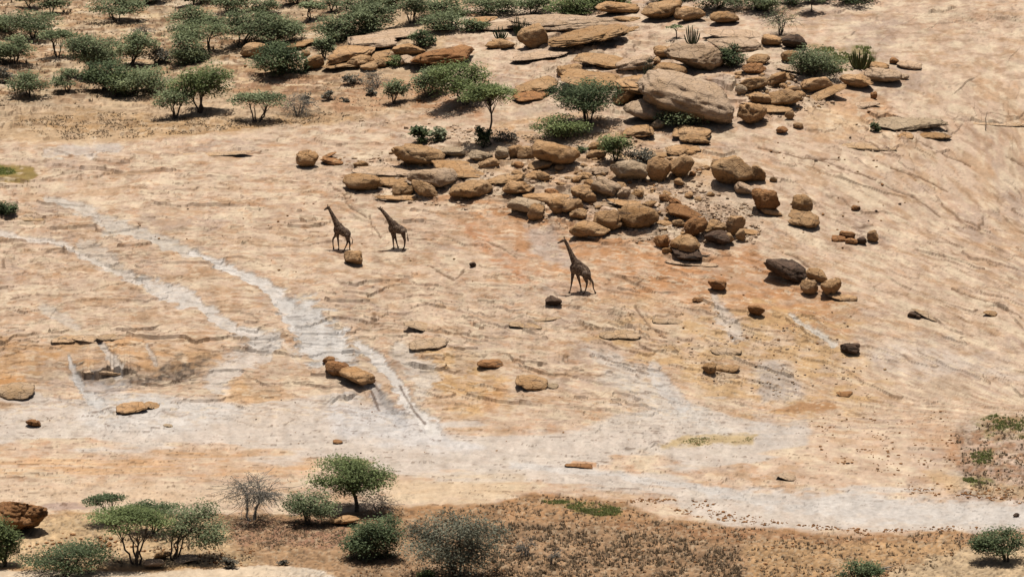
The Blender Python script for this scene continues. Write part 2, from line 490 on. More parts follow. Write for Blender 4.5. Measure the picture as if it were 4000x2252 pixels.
# --- colour of the stone and soil, painted per vertex as mineral stains, cover and painted shade lines at plate lips
PAL = S(213, 187, 163); PINK = S(200, 172, 148); CREAM = S(228, 208, 180); ORANGE = S(192, 140, 96); OCHRE = S(206, 170, 124)
WHITE = S(212, 201, 190); GREYW = S(196, 185, 176); SAND = S(204, 174, 138); SOIL = S(160, 122, 86); RED = S(166, 122, 94)
DRYG = S(186, 150, 108); CHAR = S(108, 95, 84); TANR = S(194, 160, 126); MAUVE = S(178, 157, 143)
col = np.tile(PAL, (NV, NU, 1))
def mixc(c, mask):
    global col
    col = col + (np.asarray(c)[None, None, :] - col) * mask[:, :, None]
st1 = fbm(UU / 260.0, up / 48.0, 5, 501)
st2 = fbm(UU / 110.0, up / 20.0, 5, 502)
st3 = fbm(UU / 44.0, up / 11.0, 4, 503)
big = fbm(UU / 900.0, VV / 330.0, 4, 504)
mixc(PINK, sstep(-0.1, 0.7, st1) * 0.75)
mixc(TANR, sstep(0.15, 0.7, st2) * 0.65)
mixc(CREAM, sstep(0.15, 0.75, -st2) * 0.7)
mixc(MAUVE, sstep(0.35, 0.8, fbm(UU / 200.0, up / 60.0, 4, 505)) * 0.5)
mixc(ORANGE, sstep(0.35, 0.8, st3) * 0.38 * (1 - sstep(2900, 3500, UU) * 0.5))
mixc(CREAM, sstep(0.3, 0.8, -st3) * 0.5)

def segdist(pts, close=False, sub=None):
    p = np.array(pts, float)
    if close:
        p = np.vstack([p, p[:1]])
    U, V = sub
    best = np.full(U.shape, 1e9); par = np.zeros(U.shape)
    for i in range(len(p) - 1):
        a, b = p[i, :2], p[i + 1, :2]
        ab = b - a; L2 = max(1e-6, ab @ ab)
        t = np.clip(((U - a[0]) * ab[0] + (V - a[1]) * ab[1]) / L2, 0, 1)
        d = np.hypot(U - a[0] - t * ab[0], V - a[1] - t * ab[1])
        m = d < best
        best = np.where(m, d, best); par = np.where(m, i + t, par)
    return best, par

def stroke(pts, c, strength=1.0, soft=0.5, rag=0.6, nsc=(60, 22), seed=1):
    """pts: (u, v, half width)"""
    global col
    p = np.array(pts, float)
    w = p[:, 2].max() * 2 + 40
    ci = np.where((US > p[:, 0].min() - w) & (US < p[:, 0].max() + w))[0]
    ri = np.where((VS > p[:, 1].min() - w) & (VS < p[:, 1].max() + w))[0]
    if not len(ci) or not len(ri): return None
    sl = np.ix_(ri, ci)
    U, V = UU[sl], VV[sl]
    d, par = segdist(pts, False, (U, V))
    hw = np.interp(par, np.arange(len(p)), p[:, 2]) * (1.3 if nsc == (40, 12) else 1)
    r = d / hw + rag * fbm(U / nsc[0], V / nsc[1], 4, seed)
    mk = (1 - sstep(1 - soft, 1 + soft, r)) * strength
    sub = col[sl]
    col[sl] = sub + (np.asarray(c) - sub) * mk[:, :, None]
    return sl, mk

def region(poly, c, strength=1.0, soft=20.0, rag=30.0, nsc=(120, 40), seed=1, tex=None):
    global col
    p = np.array(poly, float)
    w = soft + rag * 1.6 + 10
    ci = np.where((US > p[:, 0].min() - w) & (US < p[:, 0].max() + w))[0]
    ri = np.where((VS > p[:, 1].min() - w) & (VS < p[:, 1].max() + w))[0]
    sl = np.ix_(ri, ci)
    U, V = UU[sl], VV[sl]
    d, _ = segdist(poly, True, (U, V))
    ins = np.zeros(U.shape, bool)
    j = len(p) - 1
    for i in range(len(p)):
        cnd = ((p[i, 1] > V) != (p[j, 1] > V)) & (U < (p[j, 0] - p[i, 0]) * (V - p[i, 1]) / (p[j, 1] - p[i, 1] + 1e-9) + p[i, 0])
        ins ^= cnd; j = i
    sd = np.where(ins, d, -d) + rag * fbm(U / nsc[0], V / nsc[1], 5, seed)
    mk = sstep(-soft, soft, sd) * strength
    if tex is not None:
        mk = mk * (tex[2] + (1 - tex[2]) * sstep(-0.3, 0.45, fbm(U / tex[0], V / tex[1], 4, seed + 50)))
    sub = col[sl]
    col[sl] = sub + (np.asarray(c) - sub) * mk[:, :, None]
    return sl, mk
# plateau soil and sand
region([(-400,-200),(2000,-200),(1750,120),(1700,430),(1318,481),(1000,511),(660,544),(420,561),(213,557),(-400,540)], SAND, .85, 14, 8, seed=11)
region([(40,500),(80,455),(300,430),(700,455),(900,470),(1320,440),(1400,470),(1000,505),(660,535),(300,520)], DRYG, .9, 16, 18, (70, 16), 12, (40, 9, .3))
region([(880,330),(1250,300),(1500,290),(1700,330),(1900,420),(1880,470),(1600,440),(1320,450),(1000,420),(880,380)], S(186,140,104), .85, 22, 22, (90, 20), 13, (30, 9, .35))
region([(930,300),(1180,280),(1250,330),(1150,375),(960,360)], RED, .6, 20, 18, (60, 16), 14, (26, 9, .3))
region([(380,100),(760,90),(760,330),(600,400),(380,260)], S(206,170,128), .5, 30, 30, seed=15)
# boulder field stains
region([(1680,790),(1900,760),(2150,800),(2500,900),(2700,1020),(2950,960),(3050,1080),(3300,1190),(3250,1260),(2900,1230),(2600,1180),(2350,1060),(2250,1120),(2000,930),(1800,860)], ORANGE, .85, 40, 45, (120, 30), 21, (60, 14, .25))
region([(2550,980),(2950,960),(3350,1180),(3300,1300),(2900,1260),(2600,1120)], S(196, 144, 102), .7, 40, 40, (110, 28), 121, (70, 14, .2))
region([(1850,850),(2250,900),(2500,1000),(2700,1180),(2350,1180),(2100,1060)], S(200, 150, 108), .55, 40, 40, (110, 28), 122, (70, 14, .2))
region([(1950,470),(2300,430),(2480,560),(2800,560),(2950,700),(2700,820),(2400,780),(2000,700),(1750,650)], S(206,166,122), .6, 40, 35, (90, 30), 22, (60, 14, .3))
region([(2600,720),(2950,700),(3000,900),(2800,1000),(2650,900)], S(208,186,164), .5, 40, 40, (60, 24), 23)
region([(1780,880),(1850,870),(2000,1000),(2080,1130),(2000,1110),(1880,990)], S(196,134,90), .6, 12, 14, (40, 14), 24, (30, 10, .3))
region([(2000,960),(2120,1020),(2100,1130),(2010,1090)], S(200,142,98), .5, 14, 16, (40, 14), 25, (30, 10, .3))
region([(2050,890),(2150,900),(2240,1010),(2240,1060),(2080,990)], GREYW, .6, 16, 16, (50, 18), 26)
region([(3180,380),(3300,350),(3480,400),(3500,480),(3420,500),(3300,450)], S(208,160,118), .7, 18, 18, (60, 18), 27, (40, 12, .4))
region([(3050,430),(3300,430),(3420,520),(3250,540)], S(214,176,132), .5, 25, 25, (60, 18), 28)
# lower slope ochre and mineral washes
region([(2280,1260),(2800,1150),(3300,1180),(3380,1400),(3450,1560),(3250,1640),(2800,1560),(2500,1420),(2350,1380)], OCHRE, .8, 50, 60, (140, 36), 31, (90, 24, .2))
region([(1660,1350),(1760,1345),(1950,1440),(2000,1560),(1850,1650),(1700,1560),(1680,1460)], S(210,170,118), .75, 30, 36, (80, 28), 32, (50, 16, .35))
region([(1900,1520),(1990,1500),(1960,1560),(1900,1600)], S(204,146,92), .4, 20, 20, seed=33)
region([(-100,1330),(200,1340),(700,1330),(900,1400),(700,1450),(250,1440),(160,1530),(-100,1560)], S(205,160,112), .72, 30, 36, (100, 26), 34, (70, 18, .3))
region([(-50,1480),(90,1470),(118,1545),(40,1570),(-50,1560)], S(208,156,104), .8, 10, 10, seed=35)
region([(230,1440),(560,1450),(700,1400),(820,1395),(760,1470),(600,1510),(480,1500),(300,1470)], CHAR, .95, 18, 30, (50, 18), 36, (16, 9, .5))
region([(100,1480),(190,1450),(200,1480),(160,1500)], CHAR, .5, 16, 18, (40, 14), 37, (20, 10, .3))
region([(880,1560),(980,1520),(1130,1560),(1180,1640),(1050,1700),(940,1660)], S(214,176,134), .7, 30, 30, (80, 26), 38)
region([(890,1480),(960,1470),(970,1540),(900,1550)], S(206,164,116), .6, 14, 12, seed=39)
# pale valley floor
FLOOR = [(-200,1590),(150,1530),(320,1555),(520,1530),(760,1560),(960,1600),(1130,1560),(1400,1560),(1720,1670),(2050,1700),(2300,1640),(2700,1560),(2950,1640),(3150,1680),(3100,1760),(2800,1830),
         (2400,1760),(2300,1850),(2700,1890),(3300,1930),(3700,1960),(4300,1990),(4300,2060),(3600,2080),(3200,2070),(2700,2000),(2300,1900),(1800,1870),(1500,1830),(1100,1790),(700,1740),(300,1740),(-200,1710)]
region(FLOOR, WHITE, .80, 12, 46, (260, 36), 41)
region([(280,1470),(400,1465),(500,1475),(500,1540),(400,1570),(330,1530)], S(196,190,186), .7, 14, 16, (40, 20), 42)
region([(500,1545),(900,1560),(950,1620),(700,1700),(350,1690),(300,1600)], S(218,211,204), .7, 24, 24, seed=43)
region([(1280,1580),(1480,1550),(1620,1620),(1760,1690),(1900,1760),(1500,1740),(1300,1680)], S(214,208,204), .8, 22, 24, (90, 26), 44)
region([(2950,1430),(3070,1420),(3140,1500),(3130,1550),(2980,1570)], GREYW, .75, 18, 20, (60, 22), 45)
region([(2300,1370),(2420,1390),(2560,1480),(2640,1580),(2900,1680),(2800,1700),(2500,1600),(2360,1480)], S(214,206,196), .65, 26, 30, (60, 24), 46)
region([(2950,1620),(3150,1640),(3140,1690),(3000,1730),(2900,1690)], S(190,184,178), .55, 14, 18, (90, 12), 47, (60, 8, .3))
region([(3380,1350),(3600,1330),(3900,1400),(4000,1500),(3700,1480),(3480,1440)], S(210,200,190), .5, 40, 40, (90, 26), 48)
region([(3010,1605),(3130,1570),(3230,1572),(3300,1600),(3200,1612)], S(182,138,98), .85, 8, 8, (40, 10), 49)
region([(3560,1540),(3640,1470),(3740,1460),(3820,1500),(3800,1550),(3640,1560)], S(198,174,150), .7, 14, 14, seed=50)
region([(2560,1755),(2660,1700),(2960,1695),(2940,1730),(2700,1745)], S(196,168,112), .7, 8, 10, (40, 10), 51)
# banded tan layers in front of the floor
region([(-200,1790),(400,1800),(1000,1740),(1260,1780),(1200,1860),(700,1850),(200,1880),(-200,1850)], S(214,170,124), .62, 24, 26, (240, 12), 52, (200, 7, .15))
region([(-200,1900),(600,1880),(1000,1900),(1200,1950),(600,1990),(-200,1960)], S(222,198,170), .6, 30, 24, (240, 16), 53)
region([(150,1975),(240,1962),(340,1975),(340,1990),(180,1995)], S(176,152,142), .7, 6, 6, (50, 8), 54)
region([(1500,1880),(2050,1850),(2090,1925),(1900,1960),(1500,1975)], S(220,196,164), .7, 25, 20, (200, 14), 55)
region([(2240,1800),(2330,1810),(2330,1824),(2220,1822)], S(208,164,126), .9, 4, 4, seed=56)
# soil
region([(-400,2010),(300,2000),(800,2010),(1380,2004)] + SOIL_EDGE[1:] + [(4400,2500),(-400,2500)], S(176,136,96), .95, 7, 7, (40, 12), 61)
region([(-400,2025),(350,2010),(900,2030),(880,2120),(1000,2205),(600,2225),(300,2222),(-400,2215)], S(214,178,132), .9, 22, 20, (90, 20), 62)
region([(860,2040),(1340,2020),(1360,2090),(1330,2140),(950,2130)], RED, .85, 14, 16, (50, 14), 63, (24, 9, .35))
region([(1560,1985),(1900,1975),(2090,1935),(2250,1945),(2400,1960),(2500,1990),(2550,2040),(2300,2050),(1800,2030),(1500,2020)], S(184,136,92), .8, 14, 14, (60, 14), 64, (40, 9, .4))
region([(2350,2040),(2900,2060),(3300,2100),(3850,2085),(4300,2060),(4300,2110),(3500,2130),(2700,2110)], S(176,124,84), .75, 16, 14, (80, 14), 65, (50, 10, .35))
region([(2900,2130),(3600,2110),(3860,2110),(3750,2180),(3500,2200),(3300,2300),(2950,2300)], S(192,150,104), .8, 26, 26, (90, 24), 66)
region([(1500,2050),(2100,2030),(2600,2070),(2900,2140),(2900,2400),(1300,2400),(1300,2250)], S(158,124,92), .75, 30, 30, (90, 24), 67, (30, 12, .35))
region([(-400,2222),(300,2230),(620,2234),(900,2216),(1080,2210),(1250,2225),(1350,2270),(1500,2500),(-400,2500)], S(226,206,180), .9, 5, 5, (60, 10), 68)
region([(3620,2180),(3850,2110),(4300,2110),(4300,2500),(3300,2500),(3480,2230)], S(214,182,140), .85, 14, 14, (70, 16), 69)
region([(3720,1690),(3900,1640),(4300,1560),(4300,1975),(3960,1965),(3800,1920),(3760,1850),(3700,1780)], S(172,124,86), .82, 16, 24, (50, 18), 70, (30, 12, .45))
region([(3450,1600),(3600,1620),(3740,1700),(3740,1800),(3640,1760)], S(194,150,114), .5, 24, 24, (60, 16), 71, (40, 10, .3))
region([(3600,1840),(3760,1850),(3900,1890),(4300,1900),(4300,1950),(3900,1945),(3650,1900)], OCHRE, .6, 16, 16, (60, 16), 72)
region([(2120,1955),(2230,1952),(2420,1985),(2430,2015),(2300,2015)], S(128,122,62), .7, 8, 10, (30, 10), 73, (20, 7, .3))
region([(3800,1640),(3900,1615),(4000,1640),(4000,1720),(3850,1710)], S(132,122,66), .6, 12, 14, (30, 10), 74, (20, 8, .3))
region([(3790,1770),(3880,1755),(3880,1810),(3800,1815)], S(120,124,58), .6, 8, 10, (30, 10), 75, (20, 8, .3))
region([(3750,1870),(3860,1862),(3890,1885),(3800,1900)], S(122,128,64), .6, 8, 8, (30, 10), 76, (20, 8, .3))
region([(-100,655),(60,648),(130,660),(150,690),(110,715),(-100,725)], S(150,128,72), .9, 6, 6, (30, 10), 77)
region([(-100,660),(40,655),(70,675),(30,688),(-100,692)], S(98,116,40), .9, 5, 6, (30, 10), 78)
region([(3160,185),(3400,185),(3430,260),(3300,270),(3160,230)], S(136,124,78), .75, 10, 12, (30, 10), 79, (24, 9, .4))
# crumbly texture of the soil
se = np.array(SOIL_EDGE, float)
soil = sstep(0, 12, VV - np.interp(UU, se[:, 0], se[:, 1])) * (1 - sstep(2206, 2216, VV) * (1 - sstep(1000, 1300, UU)))
soil = np.maximum(soil, sstep(3700, 3780, UU) * sstep(1600, 1700, VV) * (1 - sstep(1940, 1960, VV)))
soil = np.maximum(soil, plateau * 0.7)
gs = fbm(UU / 16.0, VV / 6.5, 3, 641)
gl = fbm(UU / 120.0, VV / 26.0, 3, 642)
col *= (1 + soil * (0.24 * gs + 0.16 * gl))[:, :, None]
mixc(S(106, 84, 64), soil * sstep(0.42, 0.62, fbm(UU / 11.0, VV / 6.0, 2, 643)) * 0.55)
mixc(S(206, 178, 142), soil * sstep(0.46, 0.66, fbm(UU / 13.0, VV / 6.0, 2, 644)) * 0.5)
disp += soil * 0.05 * gs
col *= 1 + soil[:, :, None] * np.array([-0.09, -0.02, 0.10])[None, None, :]
# pale runoff streaks
wash = np.zeros_like(UU)
def streak(pts, c, s, seed, soft=.25, dig=.14):
    r = stroke(pts, c, min(1.0, s * 1.1), soft, .6, (40, 12), seed)
    if r is not None:
        disp[r[0]] -= dig * r[1]
        wash[r[0]] = np.maximum(wash[r[0]], r[1])
streak([(180,775,12),(340,820,18),(420,885,22),(560,915,20),(760,985,16)], S(206,198,188), .7, 81)
streak([(330,823,6),(380,855,7),(400,880,6)], WHITE, .6, 82)
streak([(750,980,9),(850,1030,12),(950,1070,14),(1050,1120,16),(1110,1180,26)], S(226,218,210), .9, 83)
streak([(1110,1180,26),(1170,1230,52),(1230,1300,66),(1290,1350,62),(1340,1380,40)], S(212,206,200), .9, 84)
streak([(1400,1350,18),(1470,1400,16),(1540,1480,16),(1600,1580,18),(1690,1670,22)], S(224,217,210), .85, 85)
streak([(1560,1370,26),(1600,1420,32),(1680,1470,30),(1640,1530,22)], S(214,205,194), .6, 86)
streak([(1450,1500,16),(1500,1580,22),(1560,1640,26)], S(196,192,190), .6, 87)
streak([(-50,912,8),(100,935,9),(190,940,8),(250,965,12),(330,1000,12),(420,1045,10),(480,1070,14),(540,1105,10)], S(222,210,198), .85, 88)
streak([(330,960,26),(400,1010,24),(460,1040,20)], S(206,196,184), .6, 89)
streak([(540,1100,10),(640,1140,24),(720,1160,26),(780,1190,14),(880,1270,18),(960,1310,20),(1060,1350,30)], S(218,210,202), .8, 90)
streak([(1060,1350,30),(1010,1380,30),(930,1420,34),(850,1480,40)], S(216,208,200), .6, 91)
streak([(385,1335,6),(410,1370,9),(440,1420,14),(465,1450,12)], WHITE, .8, 92)
streak([(270,1390,6),(285,1440,9),(330,1530,14),(390,1590,18)], S(210,206,202), .75, 93)
streak([(575,1355,5),(595,1395,7),(610,1420,5)], WHITE, .6, 94)
streak([(170,1200,14),(240,1240,16),(300,1280,10)], S(208,200,190), .5, 95)
streak([(3085,1225,6),(3130,1270,8),(3220,1320,12),(3260,1345,10)], S(218,212,202), .7, 96)
streak([(2790,1170,12),(2830,1240,22),(2870,1300,26)], S(214,206,198), .55, 97)
streak([(2550,1440,20),(2600,1520,22),(2660,1580,22)], S(214,210,206), .55, 98)
streak([(2000,1815,10),(2250,1840,9),(2420,1850,9),(2480,1875,9),(2640,1895,9),(2800,1915,10)], S(211, 205, 199), .65, 99, soft=.5, dig=.05)
streak([(2780,1920,14),(3100,1960,30),(3400,1985,40),(3800,2010,34),(4200,2020,30)], S(209, 202, 195), .7, 100, soft=.6, dig=.03)
streak([(180,600,12),(330,590,22),(460,575,14)], S(206,200,194), .5, 101)
streak([(1100,1330,5),(1170,1430,6)], WHITE, .3, 102)
# thin dark water lines
for pts in ([(1563,1507),(1590,1550),(1625,1610),(1660,1650)], [(1465,1500),(1490,1535)], [(1450,1525),(1480,1580)]):
    stroke([(a, b, 5) for a, b in pts], S(104,84,72), .75, .5, .5, (20, 12), 111)
stroke([(1490,1535,12),(1520,1570,18),(1545,1600,10)], S(150,144,140), .6, .5, .7, (14, 9), 112)
# banded bare rock showing through the savanna floor
plz = (1 - sstep(360, 470, VV + 0.02 * UU)) * (1 - sstep(1100, 1700, UU))
mixc(CREAM, sstep(0.05, 0.6, fbm(UU / 170.0, VV / 9.0, 4, 511)) * 0.75 * plz)
mixc(S(172, 134, 98), sstep(0.05, 0.6, fbm(UU / 130.0, VV / 8.0, 4, 512)) * 0.8 * plz)
mixc(S(138, 104, 76), sstep(0.20, 0.5, fbm(UU / 44.0, VV / 5.5, 3, 513)) * 0.75 * plz)
mixc(S(226, 200, 160), sstep(0.25, 0.55, fbm(UU / 60.0, VV / 5.5, 3, 514)) * 0.6 * plz)
# flakes: thin pale and brown strokes on the open slope
opn = (1 - flat) * (1 - plateau) * (1 - 0.8 * np.clip(wash, 0, 1))
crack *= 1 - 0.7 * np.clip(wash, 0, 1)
mixc(S(228, 206, 178), sstep(0.42, 0.75, fbm(UU / 40.0 + 3, up / 7.5, 3, 521)) * 0.65 * opn)
mixc(S(150, 116, 88), sstep(0.36, 0.70, fbm(UU / 46.0 - 7, up / 7.0, 3, 522)) * 0.38 * opn)
# fine grain
col *= (1 + plate_tone)[:, :, None]
mixc(S(112, 84, 62), crack * 0.62)  # brown joints at front edges only, painted to stand in for lip shade
for pts in ([(1288,720),(1310,742),(1332,752),(1348,775),(1350,795),(1372,812),(1405,832),(1432,852)], [(1670,1040),(1700,1056),(1745,1078),(1775,1096),(1790,1085),(1812,1055)],
            [(1445,845),(1452,880),(1475,905),(1488,930)], [(3150,612),(3300,664),(3420,705),(3480,738),(3570,772),(3640,818),(3672,845)], [(3050,985),(3110,1005),(3190,1065)],
            [(3590,560),(3700,610),(3790,650)], [(3930,612),(3990,650),(4080,690)], [(3480,660),(3600,700),(3700,745)], [(2960,575),(3140,622),(3280,628)], 
            [(3720,1130),(3860,1180),(3990,1240)], [(2480,1200),(2540,1280),(2600,1320)], [(1860,930),(1960,970),(2020,1010)]):
    r_ = stroke([(a, b, 3.2) for a, b in pts], S(118, 90, 68), .72, .5, 1.0, (22, 12), int(pts[0][0]))
    if r_ is not None: disp[r_[0]] -= .10 * r_[1]
g1 = fbm(Xg / 0.30, Yg / 0.75, 3, 601)
g2 = fbm(Xg / 0.9, Yg / 2.4, 3, 602)
col *= (1 + 0.07 * g1 + 0.09 * g2)[:, :, None]
spk = sstep(0.62, 0.80, vn(UU / 8.0, VV / 5.0, 603)) * sstep(0.0, 0.5, fbm(UU / 300.0, VV / 120.0, 3, 604))
col *= (1 - 0.30 * spk)[:, :, None]
col = np.clip(col, 0.015, 0.6)

Zg = Z0 + disp
# the open country beyond the picture: rows that run on behind the plateau and down to the valley under the camera
def far_rows():
    rows = []
    dY = 0.6; y = Yg[-1].copy(); z = Zg[-1].copy(); sl = np.tan(np.radians(np.clip(slope_at(US, -200), 2, 8)))
    for i in range(40):
        dY *= 1.25
        y = y + dY; sl = sl * 0.90 + 0.1 * 0.012
        z = z + sl * dY + 0.03 * dY * vn(US / 900.0, np.full(NU, i * 1.0), 91) * 0.5
        mx, _ = ray(US, -150); rows.append((mx * y, y, z))
    return rows
def near_rows():
    rows = []
    y = Yg[0].copy(); z = Zg[0].copy()
    for i in range(26):
        y = y * 0.90
        z = z - 0.02 * y * 0.1
        mx, _ = ray(US, 2420); rows.append((mx * y, y, z))
    return rows[::-1]
fr, nr = far_rows(), near_rows()
XA = np.vstack([np.array([r[0] for r in nr]), Xg, np.array([r[0] for r in fr])])
YA = np.vstack([np.array([r[1] for r in nr]), Yg, np.array([r[1] for r in fr])])
ZA = np.vstack([np.array([r[2] for r in nr]), Zg, np.array([r[2] for r in fr])])
CA = np.vstack([np.repeat(col[:1], len(nr), 0), col, np.repeat(col[-1:], len(fr), 0)])
nr_, nc_ = XA.shape
idx = np.arange(nr_ * nc_, dtype=np.int32).reshape(nr_, nc_)
faces = np.stack([idx[:-1, :-1], idx[:-1, 1:], idx[1:, 1:], idx[1:, :-1]], -1).reshape(-1, 4)
ground = mesh_obj("terrain", np.stack([XA, YA, ZA], -1).reshape(-1, 3), faces, M['ground'])
ca = ground.data.color_attributes.new("stone_colour", 'FLOAT_COLOR', 'POINT')
rgba = np.ones((nr_ * nc_, 4), np.float32); rgba[:, :3] = CA.reshape(-1, 3)
ca.data.foreach_set("color", rgba.ravel())
tag(ground, "pale sandstone slope with runoff streaks above a dry valley floor", None, None, "structure")

VR = VS[::-1]
def hit(u, v):
    """points on the ground seen at photograph pixels u, v"""
    u = np.atleast_1d(np.asarray(u, float)); v = np.atleast_1d(np.asarray(v, float))
    fu = np.clip(np.interp(u, US, np.arange(NU)), 0, NU - 1.001); fv = np.clip((VS[0] - v) / 3.6, 0, NV - 1.001)
    iu = fu.astype(int); iv = fv.astype(int); a = (fu - iu)[:, None]; b = (fv - iv)[:, None]
    P = lambda r, c: np.stack([Xg[r, c], Yg[r, c], Zg[r, c]], -1)
    return (P(iv, iu) * (1 - a) + P(iv, iu + 1) * a) * (1 - b) + (P(iv + 1, iu) * (1 - a) + P(iv + 1, iu + 1) * a) * b

def unproj(u, v, Y):
    mx, mz = ray(u, v)
    return np.stack(np.broadcast_arrays(mx * Y, np.asarray(Y, float) + 0 * mx, HC + mz * Y), -1)

def ground_z(x, y):
    v = 1126.0
    for _ in range(3):
        dy = CP + (1126 - v) / F * SP
        u = 2000 + F * x / y * dy
        i = int(np.clip(np.interp(u, US, np.arange(NU)), 0, NU - 1))
        v = float(np.interp(y, Yg[:, i], VS))
    k = int(np.clip((VS[0] - v) / 3.6, 0, NV - 1))
    return Zg[k, i]

# ------------------------------------------------------------------ rocks
_ico = {}
def ico(level):
    if level not in _ico:
        bm = bmesh.new()
        bmesh.ops.create_icosphere(bm, subdivisions=level, radius=1.0)
        bm.verts.ensure_lookup_table()
        V = np.array([v.co[:] for v in bm.verts]); Fc = np.array([[v.index for v in f.verts] for f in bm.faces])
        bm.free()
        _ico[level] = (V / np.linalg.norm(V, axis=1)[:, None], Fc)
    return _ico[level]

def rock_shape(level, n, amp, facets, undercut, strata, seed, flat_top=0.0):
    """unit rock: superellipsoid, weathered flat facets, bedding bands, undercut foot"""
    V, Fc = ico(level)
    r = np.random.default_rng(seed)
    P = V.copy()
    L = (np.abs(P) ** n).sum(1) ** (1 / n)
    P = P / L[:, None]
    off = r.uniform(-50, 50, 3)
    P = P * (1 + amp * fbm3(V * 0.95 + off, 2, seed) + 0.35 * amp * fbm3(V * 2.6 + off, 2, seed + 5))[:, None]
    for _ in range(facets + 3):
        d = r.normal(size=3); d[2] = d[2] * 0.8 + 0.15; d /= np.linalg.norm(d)
        lim = r.uniform(0.62, 0.90)
        pr = P @ d
        P = P - d[None, :] * (np.maximum(0, pr - lim) * 0.92)[:, None]
    for _ in range(facets // 2):                       # joints: narrow clefts cut into the block
        d = np.array([r.normal(), r.normal() * .4, r.normal() * .5]); d /= np.linalg.norm(d)
        q = P @ d - r.uniform(-.45, .45) + 0.10 * vn3(V * 2.2 + off, seed + 41)
        P = P * (1 - r.uniform(.08, .20) * np.exp(-(q / 0.055) ** 2))[:, None]
    if strata:
        zz = P[:, 2] * r.uniform(3.0, 5.0) + 0.35 * fbm3(V * 1.3 + off, 2, seed + 9)
        fr = zz - np.floor(zz)
        P[:, :2] *= (1 - strata * np.exp(-((fr - 0.5) / 0.16) ** 2) * (0.5 + 0.5 * np.sign(vn3(np.stack([np.floor(zz), zz * 0, zz * 0], -1) + off, seed))))[:, None]
    P = P * (1 + 0.055 * (1 - 2 * np.abs(fbm3(V * 3.4 + off, 2, seed + 21))) + 0.03 * fbm3(V * 8 + off, 2, seed + 22))[:, None]
    if flat_top:
        P[:, 2] = np.where(P[:, 2] > 1 - flat_top, 1 - flat_top + (P[:, 2] - 1 + flat_top) * 0.25, P[:, 2])
    low = np.clip(-P[:, 2] - 0.02 + 0.14 * fbm3(V * 1.5 + off, 2, seed + 33), 0, 1.1)
    P[:, :2] *= (1 - undercut * low ** 0.9)[:, None]
    P[:, 1] += 0.52 * low
    return P, Fc

KIND = {'r': (2.5, .13, -2, .22, .03, .72),  # exponent, lumpiness, facets, undercut, strata, depth/width
    'b': (2.45, .18, 4, .26, .03, .74), 'k': (3.3, .16, 6, .20, .06, .78), 's': (3.0, .17, 4, .24, .12, .66),
    'f': (3.0, .13, 3, .22, .06, .58), 't': (2.6, .22, 5, .26, .12, .78)}
def boulder(cx, cy, w, h, rot, kind, mat, label, name='boulder', cat='boulder', group=None, seed=None, under=None, deep=None):
    n, amp, fac, und, stra, dep = KIND[kind]
    if under is not None: und = under
    if deep: dep = deep
    if seed is None:
        seed = int(cx * 13 + cy * 7) % 99991
    w *= 1.17; h *= 1.17
    G = hit(cx, cy + h * 0.47)[0]
    m = G[1] / F / 0.99
    a = w / 2 * m; hh = h / 2 * m; d = dep * a
    hz = math.sqrt(max((0.42 * hh) ** 2, hh ** 2 - (0.16 * d) ** 2)) * 1.04
    Yc = G[1] + 0.22 * d
    c = unproj(cx, cy, Yc)
    lvl = 5 if w > 250 else (4 if w > 46 else 3)
    P, Fc = rock_shape(lvl, n, amp, fac, und, stra, seed, 0.25 if kind in 'f' else 0.0)
    ext = np.abs(P).max(0)
    P = P / ext[None, :]
    sl = math.radians(float(slope_at(np.array([float(np.clip(cx, 0, 4000))]), float(cy))[0]))
    tl = sl * (0.95 if kind in 'fs' else 0.6)
    if kind in 'fs':                                  # slabs lie with the slope and show their tops
        d = min(1.25 * a, 0.80 * hh / math.sin(tl + 0.17)); hz = (0.42 if kind == 's' else (0.22 if mat == 'plate' else 0.30)) * hh
    P = P * np.array([a, d, hz])
    P = np.stack([P[:, 0], P[:, 1] * math.cos(tl) - P[:, 2] * math.sin(tl), P[:, 1] * math.sin(tl) + P[:, 2] * math.cos(tl)], -1)
    t = math.radians(rot)
    ct, st_ = math.cos(t), math.sin(t)
    P = np.stack([P[:, 0] * ct + P[:, 2] * st_, P[:, 1], -P[:, 0] * st_ + P[:, 2] * ct], -1)
    yaw = math.radians(np.random.default_rng(seed + 1).uniform(-8, 8))
    P = np.stack([P[:, 0] * math.cos(yaw) - P[:, 1] * math.sin(yaw), P[:, 0] * math.sin(yaw) + P[:, 1] * math.cos(yaw), P[:, 2]], -1)
    if mat == 'plate': c = c - np.array([0, 0, 0.75 * hz])
    # lie on the ground: never hover
    gz = ground_z(c[0], c[1] - 0.25 * d)
    low = c[2] + P[:, 2].min()
    if low > gz - 0.05:
        c = c - np.array([0, 0, min(low - gz + 0.05, 0.25 * hz)])
        if c[2] + P[:, 2].min() > gz - 0.02:       # stretch the foot down
            zmin = P[:, 2].min(); need = gz - 0.05 - c[2]
            P[:, 2] = np.where(P[:, 2] < 0, P[:, 2] * need / zmin, P[:, 2])
    base = (c[0], c[1], c[2] + P[:, 2].min())
    o = mesh_obj(name, P + c, Fc, M[mat], smooth=True, loc=base)
    return tag(o, label, cat, group, 'thing')

